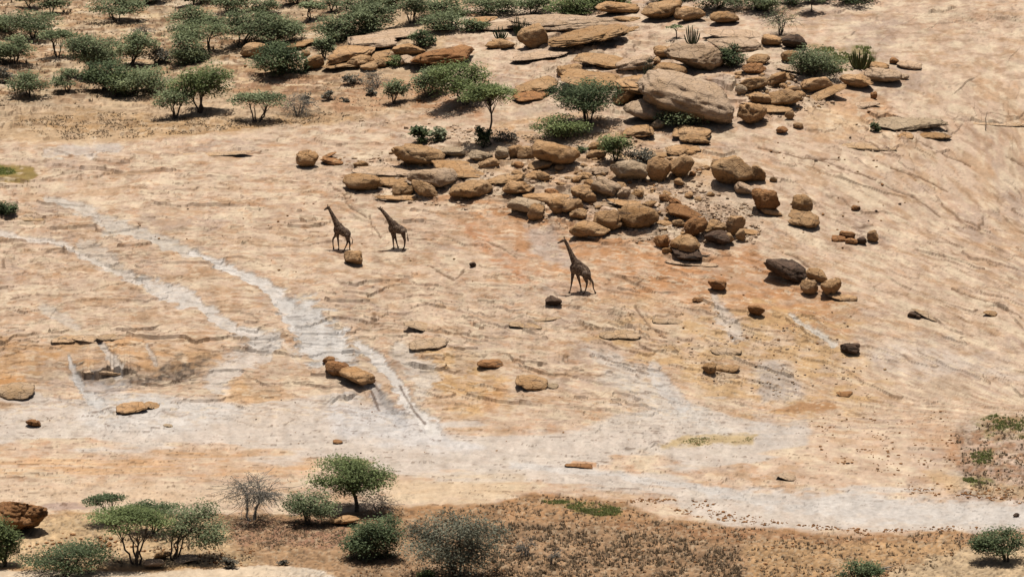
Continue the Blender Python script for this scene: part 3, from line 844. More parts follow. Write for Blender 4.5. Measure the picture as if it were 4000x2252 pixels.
ROCKS = """
1005 201 116 66 -6 b tan | long tan boulder half hidden behind the dense round bush at the edge of the savanna
1162 173 136 38 -10 s tan | thin tilted slab above the dense round bush
1192 211 38 34 0 b tan | small round boulder squeezed between the dense bush and the tilted slab
1222 250 78 54 -10 k tan | blocky tan boulder at the foot of the dense round bush
1545 132 240 52 -6 f pale | long pale bedrock slab crowning the layered outcrop below the upper thicket
1440 166 190 72 -6 s pale | pale stepped slab in the upper tier of the layered outcrop
1370 205 166 78 -5 s tan | broad overhanging slab at the near end of the layered outcrop
1306 246 50 40 -20 k tan | small wedge-shaped boulder under the broad overhanging slab of the layered outcrop
1408 244 98 48 -6 b tan | smooth oval boulder lying under the layered outcrop
1438 265 66 32 0 b tan | small egg-shaped boulder alone in front of the layered outcrop
1490 248 56 38 0 t tan | pitted small boulder beside the egg-shaped one below the layered outcrop
1495 214 100 38 -8 s tan | narrow slab bridging the middle of the layered outcrop
1598 190 122 54 2 t tan | cracked blocky slab with a shaded face under a dark green shrub on the layered outcrop
1585 236 54 36 -10 b pale | pale rounded boulder behind the small olive shrub of the layered outcrop
1727 222 220 70 -8 b brown | long orange-brown boulder ending the layered outcrop
1870 82 132 40 -12 s tan | tilted slab lip at the tip of the long summit slab
1960 98 150 42 -6 f pale | low slab step under the near end of the long summit slab
2200 84 440 78 -1 s pale | very long pale slab along the summit ridge below the upper bushes
1951 173 106 38 -2 b tan | flat oval boulder alone on bare rock under the long summit slab
2088 148 114 88 -24 b tan | upright egg-shaped boulder leaning beside the big stepped block on the ridge
2292 140 292 88 -9 s tan | big stepped tan block with a deep shadow below the summit slab
2430 124 124 30 -10 s tan | thin tail of rock running from the big stepped block
2420 32 166 46 3 b tan | long low boulder at the start of the row of boulders on the summit
2577 39 154 74 -8 b tan | largest domed boulder in the row on the summit
2656 50 42 50 -12 b tan | narrow boulder wedged between two domed boulders on the summit
2703 56 100 56 -6 b tan | domed boulder with a dark underside beside the narrow wedged one
2834 70 110 48 -2 b tan | last flat oval boulder of the row on the summit
2450 72 98 22 0 f tan | thin slab lying under the row of boulders on the summit
2335 236 198 68 4 s tan | long overhanging slab behind the pale candelabra plant
2480 250 142 64 -8 b pale | pale smooth dome of rock behind the pale candelabra plant
2600 203 86 48 4 k tan | squat block tucked behind the great two-toned boulder
2733 230 242 102 6 b pale | great two-toned boulder with a pale top and a black underside
2622 283 128 62 8 b tan | smooth pointed boulder at the foot of the great two-toned boulder
2545 242 70 32 -12 b tan | thin boulder pinched between the pale dome and the great two-toned boulder
2090 330 160 66 -12 s tan | tan ledge block with a raised prow above a shadowed slab beside the dark tree
2078 377 132 38 -8 s brown | dark-sided low slab under the ledge block with a raised prow
2310 305 222 84 6 s tan | layered outcrop block rising behind the dark wide tree
2225 275 90 44 -10 k tan | small stepped block at the back of the outcrop behind the dark wide tree
2443 378 90 62 -22 b tan | pale wedge boulder under the prow of the huge boulder
2540 340 300 84 10 t tan | long shoulder of rock from which the huge boulder slopes down
2692 392 380 160 17 r pale | huge pale boulder sloping down to a dark overhang, biggest of all the rocks
2528 432 170 80 6 b pale | low pinkish dome of rock under the overhang of the huge boulder
2935 440 108 82 -4 t tan | knobbly boulder standing against the steep end of the huge boulder
2940 330 104 62 -10 k tan | blocky boulder of the dark jumble behind the huge boulder
2965 386 92 54 8 b tan | rounded boulder of the dark jumble above the knobbly one
2895 352 44 44 0 b grey | small grey stone caught in the cleft beside the huge boulder
2955 234 92 50 -6 b tan | pale-topped split boulder beside the dark shrub behind the great two-toned boulder
2945 272 84 46 4 t brown | dark undercut block under the pale-topped split boulder
2870 168 194 62 4 s pale | broad flat slab behind the great two-toned boulder
2880 128 236 42 3 f pale | thin bedded slab behind the broad flat slab of the ridge
2575 488 62 40 0 b grey | grey rounded boulder below the huge boulder, beside a low shrub
2690 512 156 52 4 s tan | flaky layered boulder in front of the huge boulder
2715 545 112 34 10 k tan | angular block at the foot of the flaky layered boulder
2490 520 132 42 -8 t tan | broken slab next to the yellow-green bush among the boulders
3010 160 84 44 4 b tan | boulder under the many-stemmed grey shrub on the ridge
3105 166 92 60 8 t dark | dark varnished block beside the many-stemmed grey shrub
3080 223 64 50 4 b tan | round tan boulder at the edge of the green hollow
3448 293 134 60 5 b pale | smooth pale boulder with a thick shadow ending the outcrop by the dome
3350 318 128 58 6 t tan | rough blocky boulder just uphill of the long shaded ledge on the dome
3420 252 94 32 6 s tan | thin slab above the smooth pale boulder by the dome
3550 250 94 34 4 f pale | flat slab at the far tip of the outcrop on the dome
3490 241 36 26 0 b brown | small dark stone standing on the tip of the outcrop
3195 331 120 60 -3 b tan | oval boulder with a dark belly below the green hollow
3220 366 160 40 -22 f tan | long tilted slab casting a dark line below the green hollow
3060 380 132 68 -4 b tan | big rounded boulder at the lower edge of the dark jumble
3030 312 82 52 -20 k tan | angular boulder in the middle of the dark jumble
3533 302 38 20 0 b pale | small pale stone beside the smooth pale boulder by the dome
3413 374 24 30 0 b brown | small round brown boulder alone on the orange apron of the dome
3385 407 94 24 -4 f pink | thin flat slab on the orange apron of the dome
3085 450 36 38 6 b tan | upright small boulder above two dark stones on the pale sheet
3120 490 40 24 2 b tan | small flat stone below the upright small boulder
3053 507 46 28 -4 b brown | curled dark brown stone on the pale sheet beside the huge boulder
3542 478 284 58 2 f grey | wide grey bedrock slab on the dome
3647 527 140 36 2 s tan | overhanging shelf below the wide grey slab on the dome
3542 533 64 26 0 b tan | small oval stone below the wide grey slab on the dome
1205 622 86 66 -4 k tan | lone knobbly boulder at the uphill edge of the open slope
1272 612 84 20 -24 f brown | thin tilted flake leaning by the lone knobbly boulder
1300 632 84 26 8 t brown | broken flat stone beside the lone knobbly boulder
1313 637 42 24 0 b tan | small rounded stone in front of the broken flat stone
1408 645 58 36 -10 k tan | shaded wedge stone between the lone knobbly boulder and the boulder tier
1632 613 184 80 2 b tan | big pillow boulder with a black underside at the top of the boulder tier
1770 596 104 40 -4 t grey | greyish flat boulder under the tall-stemmed tree
1775 648 194 70 9 s tan | long undercut boulder with a pitted top in the middle of the boulder tier
1880 610 96 40 6 t grey | low grey rubble rock below the tall-stemmed tree
1960 606 50 56 6 b grey | upright grey boulder among the tier of boulders
1910 642 80 40 -8 k tan | pale angular stone in front of the upright grey boulder
1417 716 138 62 5 b tan | oval boulder at the near end of the lowest row of the tier
1525 708 140 42 2 s tan | dark recessed slab between two boulders of the lowest row
1571 739 88 52 -6 b tan | rounded boulder under the recessed slab in the lowest row
1655 742 100 62 22 b tan | bent boulder sloping down to a knob in the lowest row
1700 700 190 78 4 b pale | big flattish pale dome with an underlying shadow in the tier of boulders
1838 742 150 66 -5 b tan | broad smooth boulder with a thick shadow in the lowest row
1960 700 164 40 -9 s tan | slab sloping up over a dark gap above the lowest row
2018 735 126 56 0 t tan | boulder with a hollow dark front at the end of the lowest row
2168 605 174 104 3 b tan | largest boulder of the tier, flat-topped and undercut, beside the dead shrub
2055 602 66 54 -4 k tan | boulder with a slanting split pressed against the largest one of the tier
2015 597 54 60 0 b tan | round split boulder at the shoulder of the largest one of the tier
2107 647 94 44 -10 b tan | smooth lens-shaped boulder lying in front of the largest one of the tier
2120 688 52 42 6 b tan | small round boulder in front of the lens-shaped one
2080 690 70 34 -14 k tan | tilted flakes of rock beside the small round boulder
2330 570 74 32 -4 t tan | upper of two stacked slabs beside the yellow-green bush
2330 604 70 34 -2 b tan | lower of two stacked slabs beside the yellow-green bush
2458 669 140 92 4 b grey | bulky boulder with a black hollow front under the dead grey bush
2573 664 88 94 0 b tan | tall rounded boulder with a shadow skirt beside the hollow-fronted one
2655 653 88 96 14 b tan | tall leaning boulder, farthest uphill of three standing together
2660 583 138 44 4 s tan | flaky slab above the three tall standing boulders
2580 606 64 22 0 f tan | thin plate behind the dead grey bush
2865 668 168 116 14 t tan | great pitted boulder at the head of the chain running down the slope
2962 682 64 68 10 k tan | angular block on the back of the great pitted boulder
2905 740 76 48 16 t pale | stacked pale flakes at the foot of the great pitted boulder
2992 778 116 106 16 t brown | rugged brown boulder in the middle of the chain running down the slope
3012 826 76 30 8 k tan | low block under the rugged brown boulder
2362 738 114 70 18 k pale | pale wedge boulder below the hollow-fronted one
2280 760 98 62 20 k tan | sloping wedge boulder beside the pale wedge boulder
2437 757 54 46 0 b pale | pale cube-like rounded boulder at the tip of the pale wedge
2486 760 50 38 4 k tan | small split boulder next to the pale cube-like one
2062 808 144 64 0 b grey | wide boulder with a dark hollow front, lowest at the near end
2097 832 68 66 0 b tan | round boulder resting in front of the wide dark-fronted one
2180 806 84 70 -8 b tan | half of a split boulder next to the round one, split side uphill
2234 803 82 68 6 b tan | other half of the split boulder, nearer the small shaded boulder
2260 839 64 44 4 b tan | small shaded boulder below the split boulder
2190 722 38 30 0 k tan | stone perched above the split boulder
2153 750 54 26 4 b brown | small dark oval stone above the split boulder
2302 898 142 66 -3 b tan | long boulder, closest of the big ones to the tallest giraffe
2373 866 106 84 0 b tan | rounded boulder stacked against the long low one near the tallest giraffe
2480 852 160 92 10 b tan | broad humped boulder uphill from the tallest giraffe
2365 800 84 28 2 f pale | pale plate of rock in the middle of the boulder field
2607 777 60 34 14 k brown | dark angular boulder among rubble in the boulder field
2640 796 50 40 20 t brown | tilted dark flake next to the dark angular boulder
2672 834 130 46 13 t brown | dark tilted plate above the pair of small boulders
2651 872 48 34 0 b tan | small round boulder of a pair under the dark tilted plate
2596 868 70 22 6 f tan | thin flat stone of a pair under the dark tilted plate
2714 890 82 82 6 b brown | rounded brown boulder with a dark face at the foot of the field
2792 886 92 56 -6 k tan | block resting on a dark base at the foot of the field
2800 930 92 60 6 t dark | dark boulder carrying the block at the foot of the field
2838 932 54 50 0 b tan | round light stone lodged against the dark boulder
2870 884 62 82 18 b tan | tall leaning boulder at the outer end of the foot of the field
2894 918 38 54 8 b tan | narrow boulder propped under the tall leaning one
2590 945 64 52 -4 k brown | shaded end block of the lone boulder group below the field
2672 958 114 84 -8 b tan | big tilted boulder of the lone group below the field
2686 996 110 44 4 b dark | dark foot rock under the big tilted boulder of the lone group
2600 981 26 30 0 b tan | small stone tucked under the lone boulder group, near its end block
2618 978 26 28 0 b tan | small round stone tucked under the big tilted boulder
2803 1116 66 56 2 k brown | squared brown boulder alone on the orange slope
3125 802 88 88 4 t tan | tall bedded boulder in the chain with a dark undercut
3142 846 110 66 8 s tan | wide bedded base under the tall bedded boulder
3118 868 74 34 6 b tan | low stone at the foot of the tall bedded boulder
3158 870 30 30 20 k tan | small stone at the corner of the wide bedded base
3310 912 54 32 10 k brown | top stone of a small brown pile on the dome flank
3273 927 60 24 4 f brown | flat stone at the end of the small brown pile on the dome flank
3328 940 48 24 0 b brown | front stone of the small brown pile on the dome flank
3367 940 38 26 6 k dark | dark stone next to the small brown pile on the dome flank
3410 917 46 50 24 b tan | tilted egg-shaped stone beside the small brown pile on the dome flank
3342 810 34 22 6 b brown | lone small oval stone on the dome flank above the brown pile
3078 1060 178 70 27 t dark | long black varnished slab-like boulder heading a leaning row
3190 1074 80 50 20 b tan | tan-topped boulder behind the leaning row
3162 1118 64 62 0 b tan | light round boulder in front of the leaning row
3248 1117 76 76 0 k tan | stout squared boulder ending the leaning row
3290 1160 104 26 4 f tan | low rim slab below the leaning row
1379 1006 68 56 0 k tan | squared boulder beside the hooves of the smaller walking giraffe
1846 1030 26 18 0 b dark | small black stone on the open slope between the giraffes
2157 1177 68 42 0 t dark | dark pitted boulder in front of the tallest giraffe
2726 1172 40 18 6 b brown | flat brown stone downhill of the squared brown boulder
2955 1209 62 54 2 t brown | dark rounded boulder low on the orange slope
3317 1358 74 48 2 k dark | dark trapezoid boulder above the ochre bank
3571 1226 50 26 4 t dark | small dark flaky rock on the pale flank
3872 1221 60 22 8 f tan | thin tan slab on the pale flank near the picture edge
1287 1406 50 30 0 b brown | small reddish stone perched above the pair by the washed gully
1317 1441 92 58 6 b brown | upper boulder of the pair by the washed gully
1397 1475 136 60 18 b tan | long tan boulder of the pair by the washed gully
1915 1418 92 30 4 b brown | low brown rock above the ochre bank
2070 1490 122 58 6 f tan | flat round bedrock disk on the lower slope
2156 1503 46 24 4 f grey | small grey slab beside the flat round bedrock disk
2770 1438 48 46 0 k tan | small jutting block on the lower slope
2840 1434 90 26 -4 f tan | thin ledge stone beside the small jutting block
520 1588 118 44 -4 f tan | flat two-part slab on the white valley floor
592 1578 62 28 10 f tan | small broken slab next to the flat two-part slab on the white floor
133 1652 60 30 14 k brown | reddish brown stone on the white valley floor
1318 1722 38 16 2 f brown | small reddish plate on the white valley floor
655 1659 36 12 4 f grey | sliver of dark stone on the white valley floor below the broken slab
2267 1816 108 15 2 f brown | long pinkish sliver of slab on the pale floor
3070 1858 72 28 4 f pale | small tilted plate on the pale floor
3970 2009 26 17 0 b dark | small black stone at the end of the pale wash
60 2016 224 124 4 t brown | big honeycombed brown boulder cut by the picture edge
1352 2030 114 36 -4 b tan | low tan rock between the dense dark bush and the tall round tree
597 2198 84 38 -6 b pale | pale rounded rock at the foot of the yellow-green acacia
635 2166 64 32 -10 b tan | small tan rock behind the pale rounded rock under the acacia
730 2179 98 26 -4 f pale | flat pale rock beyond the yellow-green acacia
3300 1533 62 20 2 f brown | thin brown slab on the ochre bank
3020 700 30 22 0 b tan | small pale-topped stone beside the angular block of the chain
2758 655 34 22 4 b tan | small stone in the gap between the tall leaning boulder and the chain
2730 668 22 14 0 b brown | tiny dark stone in the gap uphill of the chain
2448 902 18 14 0 b dark | tiny dark stone above the tallest giraffe's back
2418 922 26 12 4 b dark | dark sliver of stone above the tallest giraffe's back
2285 813 26 22 0 t dark | small dark stone between the split boulder and the broad humped one
2560 738 34 12 0 f brown | thin dark plate above the rubble in the boulder field
2250 700 44 30 -6 k tan | mushroom-shaped stone in the middle of the boulder field
2292 688 60 26 8 t tan | flaky stone beside the mushroom-shaped stone
2345 672 60 34 0 t pale | pale rubble rock beside the hollow-fronted boulder
1560 668 330 44 2 f pale | long bedrock shelf between the upper and lower rows of the tier
1610 772 300 26 1 f tan | thin bedrock lip below the lowest row of the tier
1850 680 250 40 4 f tan | bedrock shelf under the greyish rocks of the tier
1400 244 250 44 -6 f tan | sandy bedrock base of the layered outcrop
1660 232 150 34 -3 f pale | bedrock step between the layered outcrop and the orange-brown boulder
2120 215 230 40 -6 f pale | bare bedrock swell below the big stepped block
2330 352 200 34 2 f tan | bedrock step between the outcrop and the dark wide tree
2160 765 210 40 4 f tan | bedrock shelf above the split boulder
2400 930 240 30 4 f pale | bedrock lip below the long boulder near the tallest giraffe
2480 800 190 34 8 f tan | sloping bedrock plate uphill of the broad humped boulder
3130 270 170 36 4 f pale | bedrock shelf beside the green hollow
2990 425 180 34 2 f tan | bedrock shelf below the dark jumble
2700 1028 190 22 4 f pale | bedrock rim in front of the lone boulder group
2920 905 150 28 10 f tan | bedrock plate at the outer end of the foot of the field
2230 585 110 34 0 f tan | bedrock plate behind the largest boulder of the tier
430 1444 270 38 0 s plate | overhanging rock lip above the scooped hollow at the foot of the slope
250 1322 92 34 -4 f plate | broken sheet of rock at the near end of the ledges above the scooped hollow
345 1319 112 28 4 f plate | middle broken sheet of the ledges above the scooped hollow
475 1310 190 30 -2 f plate | longest broken sheet of the ledges above the scooped hollow
50 1512 150 70 0 f plate | rounded ochre bulge of rock at the picture edge beside the hollow
1660 1272 150 40 12 f plate | peeling sheet of rock between the wide gully and the pitted ledges
1660 1336 160 46 -3 f plate | tongue-shaped sheet of rock beside the washed gully
2055 1268 120 24 4 f plate | thin pale sheet in the band of pitted ledges
2120 1242 130 22 -2 f plate | upper thin sheet in the band of pitted ledges
2450 1300 100 36 4 f plate | stepped sheet of rock at the head of the ochre bank
2380 1304 70 30 2 f plate | short sheet beside the stepped one at the head of the ochre bank
2610 1252 110 24 2 f plate | thin sheet of rock above the ochre bank
2840 1366 110 30 2 f plate | brown sheet of rock near the small jutting block
3640 1238 150 26 22 f plate | long narrow sheet running down from the small dark flaky rock
3380 570 240 34 4 f plate | wide thin sheet under the grey bedrock slab of the dome
3880 480 260 20 3 f plate | long low sheet beyond the wide grey bedrock slab of the dome
110 850 250 30 0 f plate | low ledge of rock at the picture edge below the dark bush
800 600 330 22 -3 f plate | long faint sheet of rock at the top of the open slope
"""
M['pink'] = M['pale']
BIG = []
for ln in ROCKS.strip().splitlines():
    a, lab = ln.split('|')
    cx, cy, w, h, rot, k, mt = a.split()
    if len(lab.split()) <= 10 and float(w) >= 56: BIG.append((float(cx), float(cy), float(w), float(h), lab.strip()))
    slabby = k == 'f' or (k == 's' and float(w) > 2.4 * float(h))
    small = float(w) < 50
    boulder(float(cx), float(cy), float(w), float(h), float(rot), k, mt, lab.strip(),
            'rock_slab' if slabby else ('stone' if small else 'boulder'),
            'rock slab' if slabby else ('stone' if small else 'boulder'),
            under=0.36 if ('underside' in lab or 'undercut' in lab) else None)

# small loose stones that nothing tells apart: one object each, copies sharing six meshes
stone_me = []
for i in range(11):
    P, Fc = rock_shape(2, 2.4, .16, 4, .1, 0, 900 + i)
    o = mesh_obj('stone', P * np.array([1, .85, .62]), Fc, M['brown'] if i < 4 else (M['dark'] if i == 4 else M['tan']), smooth=True)
    stone_me.append(o)
used_proto = set(); seen_labels = set()
def stones(n, zone, smin, smax, label, group, seed, kinds=(0, 1, 2, 3, 4, 5, 6, 7), near=False):
    r = np.random.default_rng(seed)
    p = np.array(zone, float)
    k = 0
    while k < n:
        u = r.uniform(p[:, 0].min(), p[:, 0].max()); v = r.uniform(p[:, 1].min(), p[:, 1].max())
        ins = False; j = len(p) - 1
        for i in range(len(p)):
            if ((p[i, 1] > v) != (p[j, 1] > v)) and (u < (p[j, 0] - p[i, 0]) * (v - p[i, 1]) / (p[j, 1] - p[i, 1] + 1e-9) + p[i, 0]):
                ins = not ins
            j = i
        if not ins: continue
        q = int(r.choice(kinds))
        if q in used_proto:
            o = stone_me[q].copy(); COL.objects.link(o)
        else:
            o = stone_me[q]; used_proto.add(q)
        g = hit(u, v)[0]
        s = (smin * (smax / smin) ** (r.uniform() ** 1.6)) / 2 * g[1] / F
        o.location = (g[0], g[1], g[2] + 0.3 * s)
        o.scale = (s * r.uniform(.9, 1.4), s, s * r.uniform(.8, 1.15))
        o.rotation_euler = (r.uniform(-.3, .3), r.uniform(-.3, .3), r.uniform(0, 6.28))
        lb = label
        if near and BIG:
            q_ = min(BIG, key=lambda t: ((t[0] - u) / (t[2] / 2 + 20)) ** 2 + ((t[1] - v) / (t[3] / 2 + 14)) ** 2)
            ex = abs(u - q_[0]) / q_[2]; ey = abs(v - q_[1]) / q_[3]
            rel = ('right of' if u > q_[0] else 'left of') if ex > ey else ('just below' if v > q_[1] else 'just above')
            cl_ = 'brown' if q < 4 else ('dark' if q == 4 else 'tan')
            for sz in (('tiny', 'little', 'small') if s * 2 * F / g[1] < 22 else ('small', 'modest', 'larger')):
                cand = '%s %s stone %s the %s' % (sz, cl_, rel, q_[4])
                if cand not in seen_labels: break
            lb = cand; seen_labels.add(cand)
        tag(o, lb, 'stone', group)
        k += 1
stones(95, [(1950,640),(2550,600),(2760,700),(2800,860),(2600,960),(2300,820),(2050,800)], 12, 50, 'small loose stone lying among the boulders of the boulder field', 'loose stones in the boulder field', 31, (2, 5, 6, 7, 8, 9, 10), True)
stones(44, [(2880,280),(3250,340),(3200,420),(2960,460),(2860,400)], 18, 66, 'small tan stone in the dark jumble beside the huge boulder', 'stones of the dark jumble', 32, (5, 6, 8, 9, 10), True)
stones(22, [(1300,590),(1560,600),(1900,690),(1700,690),(1350,660)], 8, 26, 'small stone between the upper and lower rows of the boulder tier', 'loose stones in the boulder tier', 33, (5, 6, 7, 8, 9), True)
stones(40, [(2900,560),(3400,430),(3700,700),(3300,1000),(2900,900)], 7, 18, 'small dark stone scattered over the flank of the dome', 'loose stones on the dome flank', 34)
stones(34, [(2700,1000),(3300,1200),(3500,1500),(2700,1450),(2450,1200)], 7, 18, 'small brown stone scattered over the orange lower slope', 'loose stones on the orange slope', 35)
stones(26, [(700,700),(1250,760),(2000,950),(2000,1250),(1200,1100),(300,900)], 6, 13, 'small dark stone on the open pale slope around the giraffes', 'loose stones on the open slope', 36)
stones(22, [(1700,1480),(2600,1600),(3100,1800),(2300,1800),(1300,1800),(600,1780),(60,1700),(200,1620)], 6, 14, 'small dark stone on the white valley floor', 'loose stones on the valley floor', 37)
stones(18, [(3150,1640),(3620,1560),(3700,1850),(3500,1900),(3200,1860)], 7, 17, 'small brown stone on the tan rock before the grassy bank', 'loose stones before the grassy bank', 38)
stones(10, [(900,250),(1300,270),(1850,330),(1800,420),(1000,330)], 8, 20, 'small stone on the brown soil between the trees', 'loose stones on the brown soil', 39)

# ------------------------------------------------------------------ trees and shrubs
def tube(path, radii, sides=5):
    path = np.asarray(path, float); n = len(path)
    t = np.gradient(path, axis=0); t /= np.linalg.norm(t, axis=1)[:, None] + 1e-9
    ref = np.array([0.3, 0.9, 0.2]); a = np.cross(t, ref); a /= np.linalg.norm(a, axis=1)[:, None] + 1e-9
    b = np.cross(t, a)
    ang = np.arange(sides) / sides * 2 * math.pi
    V = (path[:, None, :] + np.asarray(radii)[:, None, None] * (a[:, None, :] * np.cos(ang)[None, :, None] + b[:, None, :] * np.sin(ang)[None, :, None])).reshape(-1, 3)
    Fc = []
    for i in range(n - 1):
        for j in range(sides):
            k = (j + 1) % sides
            Fc.append((i * sides + j, i * sides + k, (i + 1) * sides + k, (i + 1) * sides + j))
    return V, np.array(Fc)

def join(parts):
    vs, fs, n = [], [], 0
    for V, Fc in parts:
        vs.append(V); fs.append(Fc + n); n += len(V)
    return np.vstack(vs), np.vstack(fs)

def limb(r, a, b, ra, rb, bend, n=6, sides=5):
    a = np.asarray(a, float); b = np.asarray(b, float)
    t = np.linspace(0, 1, n)[:, None]
    L = np.linalg.norm(b - a)
    off = r.normal(size=3) * bend * L; off[2] = abs(off[2]) * 0.5
    wig = r.normal(size=(n, 3)) * 0.035 * L; wig[0] = 0; wig[-1] = 0
    p = a + (b - a) * t + off * (t * (1 - t) * 2) + wig
    return tube(p, ra + (rb - ra) * np.linspace(0, 1, n), sides), p

def leaf_quads(r, centres, size, up=0.5, aspect=0.55):
    n = len(centres)
    nrm = r.normal(size=(n, 3)); nrm[:, 2] = np.abs(nrm[:, 2]) + up
    nrm /= np.linalg.norm(nrm, axis=1)[:, None]
    a = np.cross(nrm, r.normal(size=(n, 3))); a /= np.linalg.norm(a, axis=1)[:, None] + 1e-9
    b = np.cross(nrm, a)
    s = size * r.uniform(0.6, 1.35, n)[:, None]
    V = np.stack([centres - a * s, centres - b * s * aspect, centres + a * s, centres + b * s * aspect], 1).reshape(-1, 3)
    return V, np.arange(n * 4, dtype=np.int32).reshape(-1, 4)

def leaf_object(name, V, Fc, tone, mat, parent):
    o = mesh_obj(name, V, Fc, mat, parent)
    at = o.data.attributes.new("leaf_tone", 'FLOAT', 'FACE')
    at.data.foreach_set("value", np.clip(tone, 0, 1).astype(np.float32))
    return o

def tree(bx, by, x0, x1, y0, y1, mat, label, stems=3, dens=1.0, form='dome', bark='bark', name='acacia_tree', cat='tree', group=None, seed=None, thick=1.0, leaf=0.108):
    """base at pixel (bx, by); the crown fills the pixel box x0..x1, y0..y1"""
    if seed is None: seed = int(bx * 31 + by * 17) % 99991
    r = np.random.default_rng(seed)
    B = hit(bx, by)[0]; Y = B[1]; m = Y / F / 0.985
    C = unproj((x0 + x1) / 2, (y0 + y1) / 2, Y + r.uniform(-.1, .1)) - B
    rx = (x1 - x0) / 2 * m * 1.08; rzz = (y1 - y0) / 2 * m * 1.08; ry = min(rx * 0.85, rx)
    C = C + np.array([0, 0, 0.0])
    H = C[2] + rzz
    # foliage pads
    npad = int(np.clip(9 + rx * rzz * 5.0, 8, 46))
    pads = []
    tries = 0
    while len(pads) < npad and tries < 4000:
        tries += 1
        d = r.normal(size=3); d /= np.linalg.norm(d)
        if form == 'flat':
            q = np.array([d[0], d[1], r.uniform(-.25, .8)]) * np.array([r.uniform(.3, .97), r.uniform(.3, .97), 1])
            q[2] = 0.75 - 1.1 * (q[0] ** 2 + q[1] ** 2) * r.uniform(.5, 1) + r.normal() * .12
        elif form == 'bush':
            q = d * r.uniform(.35, 1.0); q[2] = q[2] * .95
        else:
            q = d * r.uniform(.40, 1.0)
            if q[2] < -.45: q[2] *= .62
        if all(((q - p) ** 2).sum() > 0.045 for p in pads):
            pads.append(q)
    pads = np.array(pads)
    sc = np.array([rx, ry, rzz])
    PC = C + pads * sc
    # trunk and limbs
    tp = []
    bots = []
    ns = max(1, stems)
    base_r = (0.055 + 0.028 * math.sqrt(rx * H)) * thick * (.62 if stems == 1 and form == 'flat' else 1)
    azs = np.sort(r.uniform(0, 2 * math.pi, ns))
    for i in range(ns):
        az = azs[i] if ns > 1 else 0
        sp = 0.0 if ns == 1 else 1.0
        b0 = np.array([math.cos(az) * 0.14 * sp * rx * .4, math.sin(az) * 0.12 * sp * rx * .4, -0.12])
        hh = max(0.35 * H, min(0.62 * H, C[2] - 0.35 * rzz)) if ns == 1 else r.uniform(.38, .55) * H
        f = np.array([C[0] * (hh / H) + math.cos(az) * rx * .30 * sp, C[1] * (hh / H) + math.sin(az) * ry * .30 * sp, hh])
        rr = base_r / math.sqrt(ns) * r.uniform(.85, 1.2) * 1.25
        g, path = limb(r, b0, f, rr, rr * .68, .10 if ns > 1 else .03, 6, 6)
        tp.append(g); bots.append((f, rr * .62, path))
    for q in PC:
        i = int(np.argmin([np.linalg.norm((q - b[0])[:2]) + r.uniform(0, .4 * rx) for b in bots]))
        f, rr, path = bots[i]
        st = path[-1] if r.uniform() < .6 else path[-2]
        mid = st + (q - st) * r.uniform(.45, .6) + np.array([0, 0, .08 * H])
        g, p1 = limb(r, st, mid, rr * .62, rr * .34, .08, 4, 4); tp.append(g)
        for e in range(2 if dens > .5 else 8):
            tip = q + r.normal(size=3) * sc * (.10 if e == 0 else (.20 if dens > .5 else .34))
            g, _ = limb(r, p1[-1], tip, rr * .32, max(.008 if dens > .5 else .016, rr * .10), .10, 4, 3); tp.append(g)
    V, Fc = join(tp)
    # leaves
    area = (x1 - x0) * (y1 - y0) / 15.3          # in rendered pixels
    nl = int(area * 3.3 * dens)
    w = r.uniform(.25, 1.75, len(PC)); pick = r.choice(len(PC), nl, p=w / w.sum())
    ps = .26 * (0.55 + 0.45 * (18 / max(18, npad)))
    cen = PC[pick] + r.normal(size=(nl, 3)) * sc * np.array([ps, ps, ps * (.55 if form == 'flat' else .8)])
    # keep inside the crown outline, roughly
    q = (cen - C) / sc
    rad = np.linalg.norm(q, axis=1)
    cen = np.where((rad > 1.26)[:, None], C + q / rad[:, None] * sc * r.uniform(.6, 1.2, nl)[:, None], cen)
    cen[:, 2] = np.maximum(cen[:, 2], 0.06)
    LV, LF = leaf_quads(r, cen, leaf * (Y / 420.0) * (1.0 if dens > .5 else .8), 1.1, .6 if dens > .5 else .3)
    padtone = r.normal(0, .22, len(PC))
    tone = .48 + padtone[pick] + r.normal(0, .17, nl)
    root = empty(name, tuple(B))
    tag(root, label, cat, group)
    mesh_obj('trunk' if cat == 'tree' else 'stems', V, Fc, M[bark], root, True)
    leaf_object('crown' if cat == 'tree' else 'foliage', LV, LF, tone, M[mat], root)
    return root

